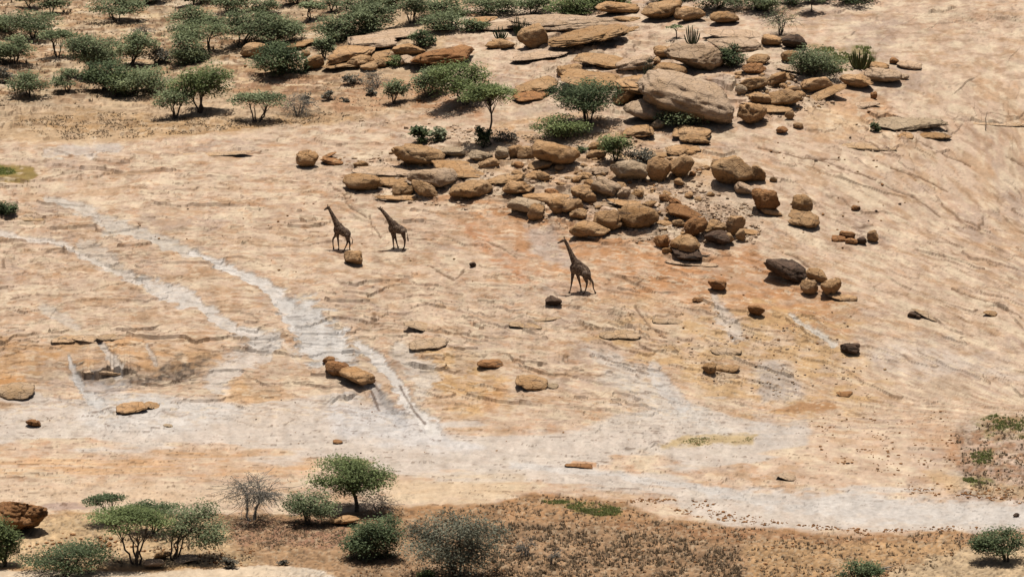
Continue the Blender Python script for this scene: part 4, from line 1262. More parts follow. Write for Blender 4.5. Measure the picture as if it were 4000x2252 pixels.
TREES = """
118 37 66 156 -34 14 olive 2 1 dome | small tree cut by the picture top near the far corner of the savanna
460 92 348 545 -10 66 olive 4 1 dome | broad tree with several dark stems standing over an oval shadow high on the savanna
575 22 500 650 -60 6 olive 2 1 dome | tree trunk whose crown is cut by the picture top, next of the broad many-stemmed tree
752 26 690 790 -50 10 olive 2 1 dome | twin-trunked tree cut by the picture top, first of the pair
775 28 740 880 -48 8 olive 1 .8 dome | slim tree cut by the picture top, second of the pair
130 152 0 222 48 136 olive 4 1 dome | wide dark-stemmed tree with a gappy crown in the far corner
62 264 -34 130 148 244 olive 4 1.1 dome | bushy tree at the picture edge over a long grey shadow
227 232 158 292 118 184 olive 3 .8 flat | small umbrella tree on three thin stems beside the big thicket
118 390 28 178 284 364 olive 3 1 dome | round little tree on short twin stems at the edge of the bare rock
264 373 202 312 276 344 olive 4 .9 dome | small open tree with fanned stems next to the big thicket
335 310 264 442 140 256 olive 3 1.1 dome | tall back tree of the big thicket, on the outer side
506 265 452 604 134 238 olive 3 1.1 dome | back tree of the big thicket nearest the sandy gap
415 372 335 535 236 352 deep 4 1.15 dome | dark leaning tree in the front of the big thicket
500 380 432 662 256 366 olive 3 .9 dome | gappy tree with dry branches at the front corner of the big thicket
455 384 424 520 280 370 green 3 1.0 bush | fresh green bush inside the big thicket
760 102 668 822 28 96 olive 3 1 dome | loose tree on the sandy bank behind the sloping thicket
812 220 662 884 84 168 olive 3 1 dome | arching tree of the sloping thicket with dark curved trunks
728 258 658 806 146 252 olive 4 1.15 bush | round grey-green bush of the sloping thicket
780 446 680 892 244 392 green 4 .95 dome | tall round-headed tree with forked trunks in front of the sandy gap
685 465 604 746 338 428 olive 3 .9 dome | smaller spreading tree beside the tall round-headed one
1005 478 914 1112 366 446 olive 4 .8 flat | low grey-green umbrella tree on pale branches at the edge of the soil
940 186 868 1090 44 150 olive 3 1.1 dome | dense pale green tree in the middle of the upper thicket
1070 190 990 1180 72 172 olive 3 1 dome | open tree with visible stems beside the dense pale green one
1157 24 1085 1215 -52 8 olive 2 .9 dome | tree cut by the picture top above the small flat tree
1213 90 1170 1270 8 64 olive 2 1 flat | small flat-topped tree on two stems in the sandy clearing
1295 56 1255 1352 -20 36 olive 2 .6 dome | thin open tree with dark twin trunks beyond the small flat tree
1452 18 1380 1530 -50 4 olive 2 1 dome | tree cut by the picture top above the sloping mass of bushes
1300 172 1226 1416 64 166 olive 4 1.2 bush | grey-green bush in the sloping mass above the layered outcrop
1440 140 1352 1540 26 134 olive 4 1.2 bush | biggest grey-green bush above the layered outcrop
1272 244 1226 1300 140 222 olive 3 1.1 bush | upright shrub in the shaded gap before the layered outcrop
1606 96 1534 1672 -22 58 olive 6 .8 dome | vase-shaped tree with a fan of bare stems
1716 62 1650 1832 -12 72 olive 4 1.15 bush | dense bush behind the fallen trunk on the ridge
1760 122 1648 1810 50 124 olive 3 1.1 bush | bush with a leaning dead trunk on the ridge
1920 52 1836 2030 -24 54 olive 4 1.1 bush | thicket bush above the tip of the long summit slab
2080 58 2010 2160 -26 48 olive 4 1.1 bush | thicket bush above the middle of the long summit slab
2250 62 2140 2346 -22 62 green 4 1.15 bush | greener thicket bush reaching down to the summit slab
1095 302 990 1192 176 298 deep 4 1.45 bush | dense round dark green bush beside the tan boulders
1645 190 1602 1690 122 188 deep 3 1.1 bush | dark green shrub growing on top of the layered outcrop
1540 262 1510 1576 218 258 green 2 .9 bush | small olive shrub in front of the layered outcrop
1672 382 1618 1742 258 374 olive 4 1.1 bush | bushy tree at the back of the group in the middle of the soil
1820 412 1690 1912 244 398 green 4 1 dome | wide light-green tree with a horizontal limb in the middle of the soil
1921 572 1816 2008 334 440 green 1 1.25 flat | tall single-stemmed tree standing on the boulder tier
1538 412 1498 1598 318 386 olive 2 1 dome | little tree with a dark shadow on the brown soil
2300 494 2164 2402 312 446 deep 5 1.1 dome | dark wide tree at the foot of the outcrop
2205 542 2100 2292 454 528 green 4 1.2 bush | low bright green bush under the dark wide tree
2700 500 2592 2786 428 492 olive 6 .7 bush | wispy grey-green shrub against the huge boulder
2855 264 2800 2904 180 258 deep 4 1.5 bush | dark shaded shrub beside the great two-toned boulder
2800 40 2716 2906 -36 32 olive 4 1.1 bush | thicket bush behind the last boulders of the summit row
2960 46 2880 3030 -30 42 olive 4 1.1 bush | thicket bush behind the many-stemmed grey shrub
3171 56 3118 3212 -16 26 olive 1 .8 flat | little dark-trunked tree on the rim of the dome
3100 20 3030 3150 -40 12 deep 4 1.1 bush | dark bush cut by the picture top beside the little dark-trunked tree
3340 14 3270 3420 -36 12 deep 4 1.1 bush | dark low thicket at the picture top on the rim of the dome
3170 302 3096 3284 182 298 olive 5 .95 bush | sprawling grey-green shrub in the green hollow by the dome
3422 518 3402 3440 468 514 deep 3 1 bush | small dark shrub at the corner of the wide grey slab on the dome
2405 634 2350 2462 514 616 green 5 1 bush | yellow-green bush standing among the boulders
20 846 -20 58 786 844 deep 4 1.4 bush | small dark bush at the picture edge below the green grass
535 2206 356 646 1986 2106 green 5 1.05 flat | yellow-green acacia with dark curved stems at the bottom of the picture
432 2050 346 512 1932 1990 deep 3 1 flat | dark flat umbrella crown rising behind the yellow-green acacia
600 2080 500 706 1962 2034 deep 4 .9 flat | dark feathery crown behind the yellow-green acacia
680 2186 628 884 1970 2150 olive 5 .75 dome | open grey-green tree with pale branches beside the acacia
20 2210 -60 82 2036 2206 green 5 1.3 bush | leafy green bush at the picture edge under the honeycombed boulder
1205 2050 1108 1306 1906 2036 olive 5 .9 bush | loose grey-green bush leaning beside the tall round tree
1393 1998 1218 1516 1784 1954 green 1 1.15 dome | tall round tree with a short trunk on the edge of the white floor
1450 2186 1338 1562 2006 2182 deep 6 1.4 bush | dense dark green bush on the reddish soil below the tall round tree
1668 2258 1634 1706 2222 2262 green 4 1.2 bush | small yellow-green bush at the picture bottom in front of the large grey bush
3930 2192 3816 4014 2056 2172 deep 4 1.2 dome | dark green little tree on a pale patch near the bottom corner
3340 2268 3274 3432 2186 2262 deep 4 1.3 bush | dark green bush on the grassy soil near the picture bottom
905 2216 868 932 2174 2214 dry 6 1.0 bush | small round twiggy shrub on the last pale rock strip
1104 2206 1080 1130 2184 2204 dry 5 1.0 bush | tiny grey shrublet on the last pale rock strip
2645 160 2606 2668 98 118 olive 1 .7 flat | thin leaning sapling with a small tuft beside the candelabra plant on the ridge
200 60 150 262 -30 40 olive 4 .9 dome | loose tree between the far corner tree and the broad many-stemmed tree
890 60 826 980 -30 44 olive 4 1 dome | spreading tree at the picture top beyond the loose bank tree
1010 70 960 1080 -10 58 olive 3 .8 dome | pale open tree behind the dense pale green one
1400 62 1330 1470 -10 56 olive 4 1 bush | bush at the picture top above the sloping mass
1530 40 1480 1580 -30 36 olive 4 1 bush | bush at the picture top beside the vase-shaped tree
1850 120 1790 1900 70 120 olive 4 1.1 bush | low bush at the tip of the long summit slab
2400 30 2340 2450 -30 26 green 4 1.1 bush | leafy bush behind the start of the summit boulder row
2620 6 2540 2720 -40 8 deep 4 1.1 bush | dark bush at the picture top behind the largest summit boulder
3200 8 3150 3270 -40 6 deep 4 1.1 bush | dark scrub at the picture top between two rim bushes
850 110 800 900 60 108 olive 3 1 bush | low scrub under the arching tree of the sloping thicket
610 260 580 670 180 250 dry 5 .7 bush | greyish scrub in the sandy gap beside the big thicket
380 250 320 470 180 262 olive 4 1.1 bush | low bush filling the middle of the big thicket
1120 130 1080 1180 76 124 olive 4 1 bush | low bush between the open tree and the small flat-topped one
1385 330 1340 1412 290 328 dry 6 .7 bush | grey scrub on the soil under the egg-shaped boulder
2320 20 2240 2360 -30 18 olive 4 1.1 bush | thicket bush at the picture top over the long summit slab
20 130 -40 60 60 130 olive 4 1 bush | bush at the picture edge before the far corner tree
60 340 -30 60 270 336 dry 6 .8 bush | grey scrub at the picture edge behind the round little tree
"""
for ln in TREES.strip().splitlines():
    a, lab = ln.split('|')
    t = a.split()
    n = [float(q) for q in t[:6]]
    isb = t[9] == 'bush' or 'bush' in lab.split(' in ')[0].split() or 'shrub' in lab
    tree(*n, t[6], lab.strip(), int(t[7]), float(t[8]), t[9],
         name='bush' if isb else 'acacia_tree', cat='shrub' if isb else 'tree')

BARE = """
985 2034 848 1104 1838 2000 dry 3 .34 dome | leafless grey tree with a tangle of bare branches
1480 2018 1398 1546 1926 2012 dry 6 .32 bush | leafless grey bush between the tall round tree and the pale floor edge
255 2246 104 424 2108 2240 deep 8 .72 bush | wide dark scrubby bush under the yellow-green acacia at the picture bottom
1790 2262 1586 1966 2004 2244 sage 9 .60 bush | large grey sparse bush on the dry grass
2055 2170 2008 2104 2092 2166 dry 8 .3 bush | small grey spiky shrub on the dry grass, the larger of two
2155 2208 2132 2184 2140 2204 dry 6 .3 bush | smaller grey spiky shrub beside the larger one on the dry grass
1165 456 1090 1236 366 448 dry 7 .36 bush | tangled leafless shrub beside the low umbrella tree
1205 405 1176 1222 364 396 dry 5 .8 bush | small mound-shaped grey shrub behind the tangled leafless one
1470 342 1416 1524 280 340 dry 7 .45 bush | leafless grey bush below the egg-shaped boulder
2505 642 2436 2566 586 640 dry 8 .7 bush | dead grey bush on top of the hollow-fronted boulder
3046 142 2986 3112 36 118 olive 7 .42 dome | many-stemmed grey shrub standing on the outcrop ridge
1284 396 1262 1310 358 392 dry 5 .9 bush | grey shrublet on the soil, first of three in a row
1345 404 1328 1362 380 402 dry 5 .9 bush | grey shrublet on the soil, second of three in a row
1448 374 1430 1470 346 372 dry 5 .9 bush | grey shrublet on the soil beside the little tree
560 150 520 604 96 146 dry 6 .4 bush | leafless scrub behind the broad many-stemmed tree's shadow
300 198 262 330 170 196 dry 6 .5 bush | leafless scrub below the wide dark-stemmed tree
580 364 530 640 318 362 dry 6 .4 bush | dry brushwood at the front corner of the big thicket
1990 558 1930 2020 510 552 dry 6 .6 bush | grey scrub between the tall single-stemmed tree and the largest boulder
2270 600 2244 2294 570 598 deep 4 1 bush | small dark shrub in the shade beside the largest boulder of the tier
2560 492 2540 2600 440 480 olive 4 .6 bush | small grey shrub beside the grey rounded boulder
2215 838 2190 2240 822 838 dry 5 .8 bush | pale dry tuft in the shade below the split boulder
3460 2232 3430 2492 2214 2230 dry 4 .2 bush | skip
1642 566 1604 1684 494 558 deep 6 .62 bush | fleshy-leaved shrub with crooked arms on the pale ledge
1712 562 1680 1738 500 556 aloe 6 .7 bush | pale fleshy shrub on the ledge nearest the tall single-stemmed tree
1886 578 1856 1916 500 570 deep 6 .65 bush | upright fleshy shrub beside the trunk of the tall single-stemmed tree
"""
for ln in BARE.strip().splitlines():
    a, lab = ln.split('|')
    if lab.strip() == 'skip': continue
    t = a.split()
    n = [float(q) for q in t[:6]]
    isb = t[9] == 'bush' or 'shrub' in lab
    tree(*n, t[6], lab.strip(), int(t[7]), float(t[8]), t[9], leaf=.17 if 'fleshy' in lab else .115, bark='greybark' if t[6] == 'dry' else 'bark',
         name='leafless_tree' if not isb else 'dry_bush', cat='tree' if not isb else 'shrub', thick=.85)

def succulent(bx, by, w, h, n, mat, label, name='candelabra_plant', curve=.4):
    """fleshy upright stems springing from one foot"""
    r = np.random.default_rng(int(bx + by))
    B = hit(bx, by)[0]; m = B[1] / F
    root = empty(name, tuple(B)); tag(root, label, 'succulent')
    for i in range(n):
        t = (i + .5) / n * 2 - 1
        x = t * w / 2 * m; y = r.uniform(-.5, .5) * w / 2 * m
        z = h * m * r.uniform(.6, 1.0) * (1 - .25 * t * t)
        k = np.linspace(0, 1, 6)[:, None]
        p = np.concatenate([x * (.25 + .75 * k ** curve), y * (.25 + .75 * k ** curve), z * k], 1)
        p[0, 2] = -.08
        rad = np.array([.75, 1, 1.05, 1, .9, .45]) * w * m * r.uniform(.030, .046)
        tu = tube(p, rad, 6)
        V = np.vstack([tu[0], p[-1] + [0, 0, rad[-1] * .6]])
        top = len(V) - 1; k0 = 30
        cap = np.array([(k0 + j, k0 + (j + 1) % 6, top, top) for j in range(6)])
        Fc = np.vstack([tu[1], cap])
        o = mesh_obj('stem', V, Fc, M[mat], root, True)
    return root
succulent(2703, 180, 70, 82, 9, 'aloe', 'green candelabra plant with upright fleshy stems on the ridge')
succulent(2535, 308, 54, 86, 7, 'aloe', 'pale candelabra plant growing in the cleft beside the smooth pointed boulder')
succulent(2034, 152, 70, 90, 10, 'deep', 'dark green candelabra plant beside the upright egg-shaped boulder')
succulent(1955, 158, 66, 50, 9, 'deep', 'low dark candelabra plant above the flat oval boulder')
succulent(3360, 274, 100, 84, 12, 'grass', 'sword-leaved green plant at the outer side of the green hollow')
succulent(3412, 250, 24, 62, 4, 'deep', 'pointed dark plant at the very tip of the green hollow')
succulent(44, 505, 14, 40, 3, 'deep', 'small dark post-like plant at the corner of the dry grass', 'succulent_stub')
succulent(40, 800, 8, 30, 2, 'deep', 'small upright plant above the dark bush at the picture edge', 'succulent_stub')

# a bare dead pole on the dome and a fallen trunk on the ridge
B = hit(3850, 512)[0]; m = B[1] / F
o = mesh_obj('dead_stalk', *tube(B + np.array([[0, 0, -.1], [.03, 0, .7], [-.02, .02, 1.1], [.12, 0, 1.75]]) * np.array([1, 1, 1]), [.05, .04, .03, .015], 6), M['greybark'], smooth=True, loc=tuple(B))
tag(o, 'thin dead stem sticking up from the crack on the dome', 'dead stalk')
B = hit(1798, 124)[0]
a = unproj(1738, 82, B[1] + .3) - B
o = mesh_obj('fallen_trunk', *tube(B + np.array([[.1, 0, -.1], a * .35 + [0, 0, .05], a * .7, a]), [.11, .09, .07, .03], 6), M['greybark'], smooth=True, loc=tuple(B))
tag(o, 'leaning dead trunk under the ridge thicket', 'dead trunk')
B = hit(2750, 1008)[0]
a = unproj(2772, 1000, B[1]) - B
o = mesh_obj('dead_branch', *tube(B + np.array([[-.5, .3, .12], [-.1, 0, .06], [.3, -.1, .08], a * 1.1 + [0, 0, .1]]), [.10, .09, .08, .04], 6), M['bark'], smooth=True, loc=tuple(B))
tag(o, 'dark branch lying beside the lone boulder group', 'dead branch')
B = hit(3456, 2230)[0]
o = mesh_obj('dead_branch', *join([tube(B + np.array([[-.7, 0, -.02], [-.2, .1, .22], [.3, 0, .30], [.7, 0, .42]]), [.07, .06, .05, .02], 6),
      tube(B + np.array([[-.5, -.2, -.02], [.0, 0, .18], [.4, .2, .10]]), [.06, .05, .03], 6)]), M['greybark'], smooth=True, loc=tuple(B))
tag(o, 'broken grey branch lying beside the dark green bush near the picture bottom', 'dead branch')

# ------------------------------------------------------------------ grass, pebbles and litter
def in_poly(u, v, poly):
    p = np.array(poly, float); ins = np.zeros(u.shape, bool); j = len(p) - 1
    for i in range(len(p)):
        ins ^= ((p[i, 1] > v) != (p[j, 1] > v)) & (u < (p[j, 0] - p[i, 0]) * (v - p[i, 1]) / (p[j, 1] - p[i, 1] + 1e-9) + p[i, 0]); j = i
    return ins
def scatter(poly, n, seed, clump=0.25):
    r = np.random.default_rng(seed); p = np.array(poly, float)
    us, vs = [], []
    need = n
    while need > 0:
        u = r.uniform(p[:, 0].min(), p[:, 0].max(), need * 3 + 50); v = r.uniform(p[:, 1].min(), p[:, 1].max(), need * 3 + 50)
        k = in_poly(u, v, poly) & (fbm(u / 70, v / 22, 3, seed) > r.uniform(-1, 1, len(u)) * .35 - clump + .12)
        us.append(u[k][:need]); vs.append(v[k][:need]); need -= len(us[-1])
    return np.concatenate(us), np.concatenate(vs)
def tufts(areas, name, label, mat, seed, blades=7):
    r = np.random.default_rng(seed)
    cs, ss = [], []
    for poly, n, smin, smax, cl in areas:
        u, v = scatter(poly, n, seed + n, cl)
        cs.append(hit(u, v)); ss.append(r.uniform(smin, smax, n))
    c = np.repeat(np.vstack(cs), blades, 0); s = np.repeat(np.concatenate(ss), blades)
    n = len(c)
    az = r.uniform(0, 6.283, n); lean = r.uniform(.15, 1.0, n)
    d = np.stack([np.cos(az) * lean, np.sin(az) * lean, np.ones(n)], -1); d /= np.linalg.norm(d, axis=1)[:, None]
    side = np.stack([-np.sin(az), np.cos(az), np.zeros(n)], -1)
    L = (s * r.uniform(.6, 1.2, n))[:, None]; wd = L * .20
    b0 = c + r.normal(size=(n, 3)) * (s * .22)[:, None] * np.array([1, 1, 0]) - [0, 0, .02]
    V = np.stack([b0 - side * wd, b0 + side * wd, b0 + d * L], 1).reshape(-1, 3)
    Fc = np.arange(n * 3, dtype=np.int32).reshape(-1, 3)
    tone = np.repeat(r.normal(.42, .22, n // blades), blades) + r.normal(0, .12, n)
    o = leaf_object(name, V, Fc, tone, M[mat], None)
    return tag(o, label, None, None, 'stuff')
SOILP = [(1450,2010)] + [(a, b + 6) for a, b in SOIL_EDGE if a > 1450 and a < 4050] + [(4050,2120),(3820,2110),(3700,2200),(3500,2270),(1350,2270),(1500,2120)]
tufts([(SOILP, 3000, .07, .26, .3),
       ([(1560,2060),(2100,2040),(2700,2110),(2900,2180),(2900,2270),(1980,2270)], 1900, .12, .34, .3),
       ([(870,2050),(1350,2040),(1350,2130),(950,2140)], 600, .08, .18, .3),
       ([(40,2110),(900,2060),(1000,2190),(560,2215),(60,2205)], 420, .10, .26, -.1),
       ([(3730,1700),(3900,1640),(4080,1560),(4080,1970),(3940,1960),(3790,1910),(3760,1840)], 750, .08, .26, .15),
       ([(40,500),(300,440),(700,460),(900,470),(1320,440),(1500,460),(1000,500),(660,535),(250,545)], 2200, .07, .18, .3),
       ([(880,320),(1250,300),(1500,290),(1880,420),(1850,460),(1320,440),(900,400)], 700, .07, .16, .2),
       ([(-60,-40),(1300,-60),(1200,130),(880,220),(640,250),(300,300),(-60,420)], 2600, .07, .20, .3),
       ([(-60,-40),(1300,-60),(1200,130),(880,220),(640,330),(300,440),(-60,470)], 240, .22, .50, .3),
       ([(860,2040),(1350,2030),(1340,2140),(940,2150)], 900, .05, .14, .4)],
      'dry_grass', 'dry straw-brown grass tufts over the soil', 'straw', 71)
tufts([([(2110,1958),(2230,1954),(2420,1984),(2440,2012),(2330,2014)], 900, .10, .22, .3),
       ([(2640,1735),(2700,1712),(2950,1698),(2930,1726),(2740,1744)], 260, .07, .13, .1),
       ([(3800,1650),(3890,1615),(4050,1640),(4050,1715),(3860,1705)], 420, .10, .24, .1),
       ([(3790,1772),(3870,1758),(3880,1808),(3800,1812)], 240, .10, .24, .1),
       ([(3760,1872),(3850,1864),(3880,1884),(3800,1898)], 200, .10, .22, .1),
       ([(3150,190),(3400,185),(3420,265),(3250,290),(3150,250)], 700, .12, .32, .2),
       ([(-80,662),(40,656),(66,674),(30,688),(-80,690)], 900, .05, .14, .9)],
      'green_grass', 'thin green grass on damp soil patches', 'grass', 72)

def pebbles(areas, name, label, mat, seed):
    r = np.random.default_rng(seed)
    Vb, Fb = ico(1)
    Vs, Fs, n0 = [], [], 0
    for poly, n, smin, smax, cl in areas:
        u, v = scatter(poly, n, seed + n, cl)
        P = hit(u, v)
        s = smin * (smax / smin) ** (r.uniform(size=n) ** 2)
        sc = np.stack([s * r.uniform(.8, 1.5, n), s, s * r.uniform(.5, .9, n)], -1)
        Q = P[:, None, :] + Vb[None] * sc[:, None, :] * r.uniform(.75, 1.2, (n, len(Vb), 1)) + np.array([0, 0, 1]) * (sc[:, 2] * .35)[:, None, None]
        Vs.append(Q.reshape(-1, 3)); Fs.append((Fb[None] + (np.arange(n) * len(Vb))[:, None, None]).reshape(-1, 3) + n0); n0 += n * len(Vb)
    o = mesh_obj(name, np.vstack(Vs), np.vstack(Fs), M[mat])
    return tag(o, label, None, None, 'stuff')
pebbles([([(2350,1985),(2480,1975),(2800,2035),(3050,2062),(3400,2092),(3850,2070),(3850,2050),(3400,2070),(3050,2040),(2780,1960),(2500,1945)], 420, .05, .14, .2),
         (SOILP, 500, .05, .16, .2),
         ([(3150,1650),(3700,1600),(3740,1800),(3600,1870),(3200,1800)], 160, .05, .13, .1),
         ([(3500,1880),(3800,1900),(4060,1910),(4060,1975),(3820,1950),(3550,1930)], 220, .05, .14, .2),
         ([(100,2090),(600,2060),(640,2150),(120,2180)], 60, .08, .22, .1),
         ([(600,2130),(1000,2150),(960,2210),(700,2200)], 90, .05, .16, .1)],
        'dark_pebbles', 'dark pebbles strewn along the soil edge', 'brown', 81)
pebbles([([(1300,590),(1950,600),(2550,560),(2800,700),(2850,950),(2400,960),(2050,860),(1350,760)], 900, .06, .24, .1),
         ([(2650,720),(3000,830),(2950,960),(2760,900)], 420, .06, .22, .3),
         ([(2880,290),(3280,330),(3300,400),(3000,480),(2880,480)], 260, .08, .28, .2),
         ([(1300,460),(2000,500),(2550,480),(2560,560),(1900,600)], 260, .06, .22, .0),
         ([(2560,1300),(3300,1250),(3400,1560),(2800,1540)], 300, .05, .14, .1)],
        'rock_rubble', 'pale sandstone rubble between the boulders', 'pale', 82)

# ------------------------------------------------------------------ giraffes
def giraffe_material():
    m, nt, b = new_mat("giraffe_coat", 0.75)
    tc = node(nt, "ShaderNodeTexCoord")
    vec = tc.outputs["Object"]
    nz = node(nt, "ShaderNodeTexNoise"); nz.inputs["Scale"].default_value = 2.5
    nt.links.new(vec, nz.inputs["Vector"])
    w = mix(nt, 0.12, vec, nz.outputs["Color"], 'ADD')
    vo = node(nt, "ShaderNodeTexVoronoi", feature='DISTANCE_TO_EDGE')
    vo.inputs["Scale"].default_value = 3.4
    nt.links.new(w, vo.inputs["Vector"])
    c = ramp(nt, vo.outputs["Distance"], [(0.03, (0.17, 0.12, 0.08)), (0.07, (0.062, 0.040, 0.028))])
    nt.links.new(c, b.inputs["Base Color"])
    return m
M['giraffe'] = giraffe_material()
M['hair'] = bark_material("dark_hair", (0.020, 0.014, 0.010), (0.045, 0.030, 0.020))
M['horn'] = bark_material("ossicone_hide", (0.06, 0.04, 0.026), (0.10, 0.07, 0.045))

def ball(c, rad, sq=1.0):
    V, Fc = ico(3)
    return V * np.array([rad, rad * sq, rad]) + c, Fc
def chain(pts, rads, sq=1.0, sides=14, sub=5):
    """solid tapered limb: rings plus rounded ends; sq narrows it sideways"""
    P = np.asarray(pts, float); R_ = np.asarray(rads, float)
    t = np.linspace(0, len(P) - 1, (len(P) - 1) * sub + 1)
    # smooth interpolation
    def cr(A, t):
        i = np.clip(np.floor(t).astype(int), 0, len(A) - 2); f = (t - i)
        a0 = A[np.maximum(i - 1, 0)]; a1 = A[i]; a2 = A[i + 1]; a3 = A[np.minimum(i + 2, len(A) - 1)]
        f = f[:, None] if A.ndim > 1 else f
        return a1 + 0.5 * f * (a2 - a0 + f * (2 * a0 - 5 * a1 + 4 * a2 - a3 + f * (3 * (a1 - a2) + a3 - a0)))
    p = cr(P, t); r = np.maximum(cr(R_, t), .012)
    V, Fc = ico(2)
    return [(V * np.array([r[i], r[i] * sq, r[i]]) + p[i], Fc) for i in range(len(p))], (p, r)

def giraffe(label, zs, org, parts, feet, Yoff, tail, horns, ears, seed, voxel=.030):
    """parts: name -> list of (zx, zy, radius px) in enlarged picture units zs; built broadside, facing left"""
    toN = lambda zx, zy: (org[0] + zx / zs, org[1] + zy / zs)
    fpx = [toN(f[-1][0], f[-1][1]) for f in feet]
    Fh = np.vstack([hit(u, v) for u, v in fpx])
    Yb = Fh[:, 1].mean(); m = Yb / F / .99
    B = Fh.mean(0)
    pieces = []
    for pts, sq in parts:
        w = np.array([unproj(*toN(x, y), Yb) for x, y, r in pts])
        pieces += chain(w, [r / zs * m * 1.07 for _, _, r in pts], sq)[0]
    hooves = []
    for k, leg in enumerate(feet):
        n = len(leg); fy = Fh[k, 1] - Yb
        y0 = max(-.30, min(.30, fy if abs(fy) > .12 else math.copysign(.14, fy if fy else 1) ))
        w = []
        for i, (x, y, r) in enumerate(leg):
            f = i / (n - 1)
            w.append(unproj(*toN(x, y), Yb + y0 * (1 - f) * .8 + fy * f))
        w = np.array(w)
        w[-1] = Fh[k] + [0, 0, .06]
        pieces += chain(w, [r / zs * m for _, _, r in leg], 1.0, sub=6)[0]
        hooves.append((Fh[k] + [-.04, 0, .07], .085))
    for c, rad in hooves:
        pieces.append(ball(c, rad))
    V, Fc = join(pieces)
    root = empty('giraffe', tuple(B))
    tag(root, label, 'giraffe', 'giraffes on the rock slope')
    o = mesh_obj('body', V - B, Fc, M['giraffe'], None)
    md = o.modifiers.new('remesh', 'REMESH'); md.mode = 'VOXEL'; md.voxel_size = voxel; md.use_smooth_shade = True
    sm = o.modifiers.new('smooth', 'SMOOTH'); sm.factor = .5; sm.iterations = 5
    dg = bpy.context.evaluated_depsgraph_get()
    me = bpy.data.meshes.new_from_object(o.evaluated_get(dg))
    old = o.data
    o.modifiers.clear(); o.data = me; me.name = 'body'
    bpy.data.meshes.remove(old)
    for pl in me.polygons: pl.use_smooth = True
    o.parent = root
    # tail with its tuft, ossicones, ears, mane
    def pt(x, y, dy=0): return unproj(*toN(x, y), Yb + dy) - B
    tw = np.array([pt(x, y, -.02) for x, y, r in tail]); tr = np.array([r for _, _, r in tail]) / zs * m
    to = mesh_obj('tail', *tube(tw[:3], tr[:3], 6), M['giraffe'], root, True)
    tf = mesh_obj('tail_tuft', *tube(np.vstack([tw[2:], tw[-1] + (tw[-1] - tw[-2]) * .3]), np.append(tr[2:] * 1.0, .01), 7), M['hair'], to, True)
    for x, y, dy in horns:
        a = pt(x[0], y[0], dy); b2 = pt(x[1], y[1], dy * 1.2)
        mesh_obj('ossicone', *tube(np.array([a, (a + b2) / 2, b2, b2 + (b2 - a) * .12]), [.035, .028, .036, .012], 7), M['horn'], root, True)
    for x, y, dy in ears:
        a = pt(x[0], y[0], dy); b2 = pt(x[1], y[1], dy + math.copysign(.10, dy))
        mesh_obj('ear', *tube(np.array([a, (a + b2) / 2, b2]), [.025, .055, .008], 6), M['giraffe'], root, True)
    nk = parts[1][0]
    mn = []
    for i in range(len(nk) - 1):
        (x1, y1, r1), (x2, y2, r2) = nk[i], nk[i + 1]
        for f in np.linspace(0, 1, 7):
            x = x1 + (x2 - x1) * f; y = y1 + (y2 - y1) * f; r_ = r1 + (r2 - r1) * f
            tx, ty = x2 - x1, y2 - y1; L = math.hypot(tx, ty)
            nx, ny = (-ty / L, tx / L)
            if nx < 0: nx, ny = -nx, -ny
            mn.append(pt(x + nx * r_ * .96, y + ny * r_ * .96))
    mesh_obj('mane', *tube(np.array(mn), np.full(len(mn), .035), 6), M['hair'], root, True)
    return root

# the tall walker
giraffe('tallest dark giraffe walking alone below the boulder field', 5.18, (2150, 900), [
    ([(475, 745, 78), (520, 745, 104), (600, 790, 108), (680, 835, 102), (735, 870, 80), (775, 890, 46)], .72),
    ([(525, 680, 88), (475, 600, 66), (425, 490, 49), (380, 390, 38), (335, 290, 31), (293, 205, 27)], .72),
    ([(293, 200, 29), (262, 200, 31), (215, 222, 25), (165, 248, 17), (148, 256, 13)], .75),
    ([(430, 745, 42), (460, 800, 60)], .8),
    ([(560, 640, 52), (620, 705, 62), (700, 770, 66), (760, 830, 52)], .6)],
    [[(465, 800, 56), (450, 900, 40), (425, 1090, 20), (402, 1200, 14), (390, 1272, 15)],
     [(530, 810, 58), (560, 920, 38), (600, 1085, 20), (622, 1190, 14), (628, 1270, 15)],
     [(700, 880, 74), (712, 970, 48), (738, 1070, 26), (712, 1200, 15), (672, 1332, 16)],
     [(755, 890, 62), (795, 970, 38), (855, 1050, 24), (872, 1170, 15), (918, 1305, 15)]],
    0, [(805, 880, 8), (812, 960, 6), (806, 1040, 6), (800, 1090, 12)],
    [([281, 275], [165, 118], .06), ([284, 281], [167, 126], -.06)], [([296, 322], [190, 172], .08), ([294, 316], [192, 182], -.08)], 1)

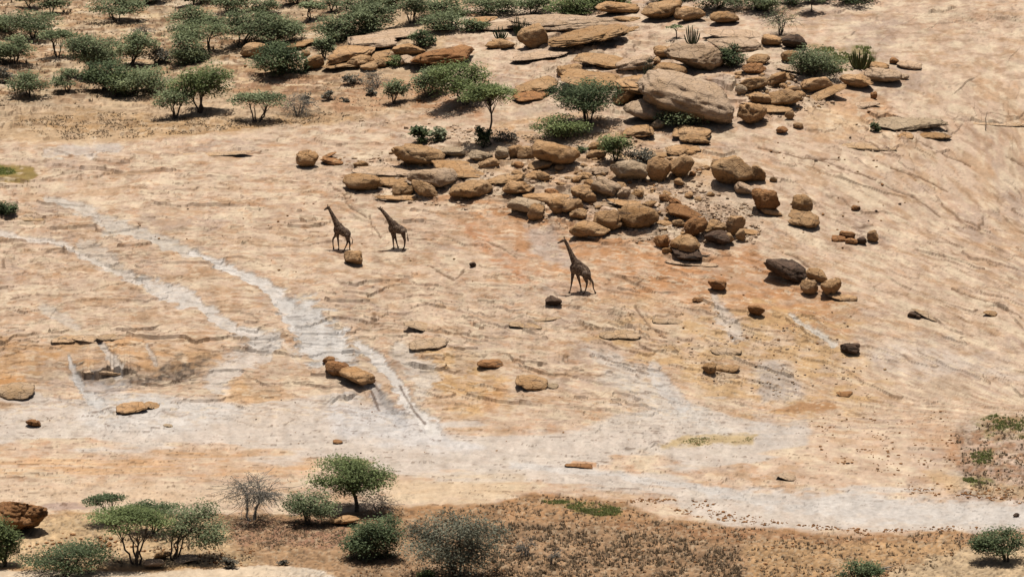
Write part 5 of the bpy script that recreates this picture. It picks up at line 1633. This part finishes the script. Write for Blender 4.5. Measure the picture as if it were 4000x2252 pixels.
giraffe('smaller giraffe walking with one foreleg bent beside the squared boulder', 5.372, (1230, 780), [
    ([(450, 600, 56), (500, 610, 92), (570, 650, 94), (640, 690, 92), (690, 715, 66), (715, 725, 34)], .72),
    ([(480, 540, 76), (440, 470, 58), (400, 390, 46), (355, 300, 36), (315, 225, 29), (282, 165, 25)], .72),
    ([(280, 160, 27), (258, 172, 28), (225, 196, 21), (200, 212, 14)], .75),
    ([(412, 630, 26), (450, 650, 56)], .8),
    ([(520, 520, 46), (590, 600, 46), (660, 650, 52), (705, 690, 36)], .6)],
    [[(455, 690, 46), (425, 760, 30), (382, 825, 21), (382, 950, 15), (402, 1068, 14)],
     [(475, 690, 46), (482, 790, 28), (492, 910, 19), (502, 1000, 13), (503, 1076, 14)],
     [(670, 740, 58), (680, 820, 36), (680, 900, 22), (640, 1000, 15), (600, 1098, 15)],
     [(695, 740, 54), (705, 830, 34), (735, 925, 22), (728, 1010, 15), (742, 1082, 14)]],
    0, [(728, 740, 7), (765, 800, 6), (795, 830, 6), (780, 915, 13)],
    [([272, 262], [140, 104], .06), ([275, 270], [142, 108], -.06)], [([290, 318], [150, 140], .08), ([288, 312], [152, 148], -.08)], 2)

giraffe('standing giraffe with raised muzzle, farther from the squared boulder', 6.306, (1440, 780), [
    ([(545, 700, 64), (600, 690, 100), (690, 720, 106), (780, 740, 104), (850, 750, 84), (890, 750, 48)], .72),
    ([(590, 620, 92), (535, 530, 72), (470, 440, 54), (400, 350, 44), (335, 275, 36), (285, 228, 31)], .72),
    ([(300, 232, 33), (268, 218, 32), (240, 204, 22), (222, 198, 15)], .75),
    ([(518, 725, 32), (560, 760, 60)], .8),
    ([(620, 550, 52), (700, 625, 52), (790, 680, 56), (860, 710, 46)], .6)],
    [[(590, 800, 60), (600, 900, 38), (608, 1050, 23), (618, 1160, 17), (618, 1245, 18)],
     [(620, 800, 58), (650, 900, 36), (690, 1050, 22), (715, 1140, 17), (736, 1212, 18)],
     [(845, 790, 74), (868, 890, 44), (895, 1000, 27), (885, 1130, 19), (852, 1266, 19)],
     [(835, 790, 66), (855, 890, 42), (884, 1000, 26), (880, 1130, 18), (868, 1240, 18)]],
    0, [(925, 750, 9), (948, 830, 7), (958, 890, 8), (972, 1000, 20)],
    [([292, 296], [210, 170], .06), ([282, 282], [208, 176], -.06)], [([315, 352], [215, 198], .08), ([312, 345], [218, 206], -.08)], 3)
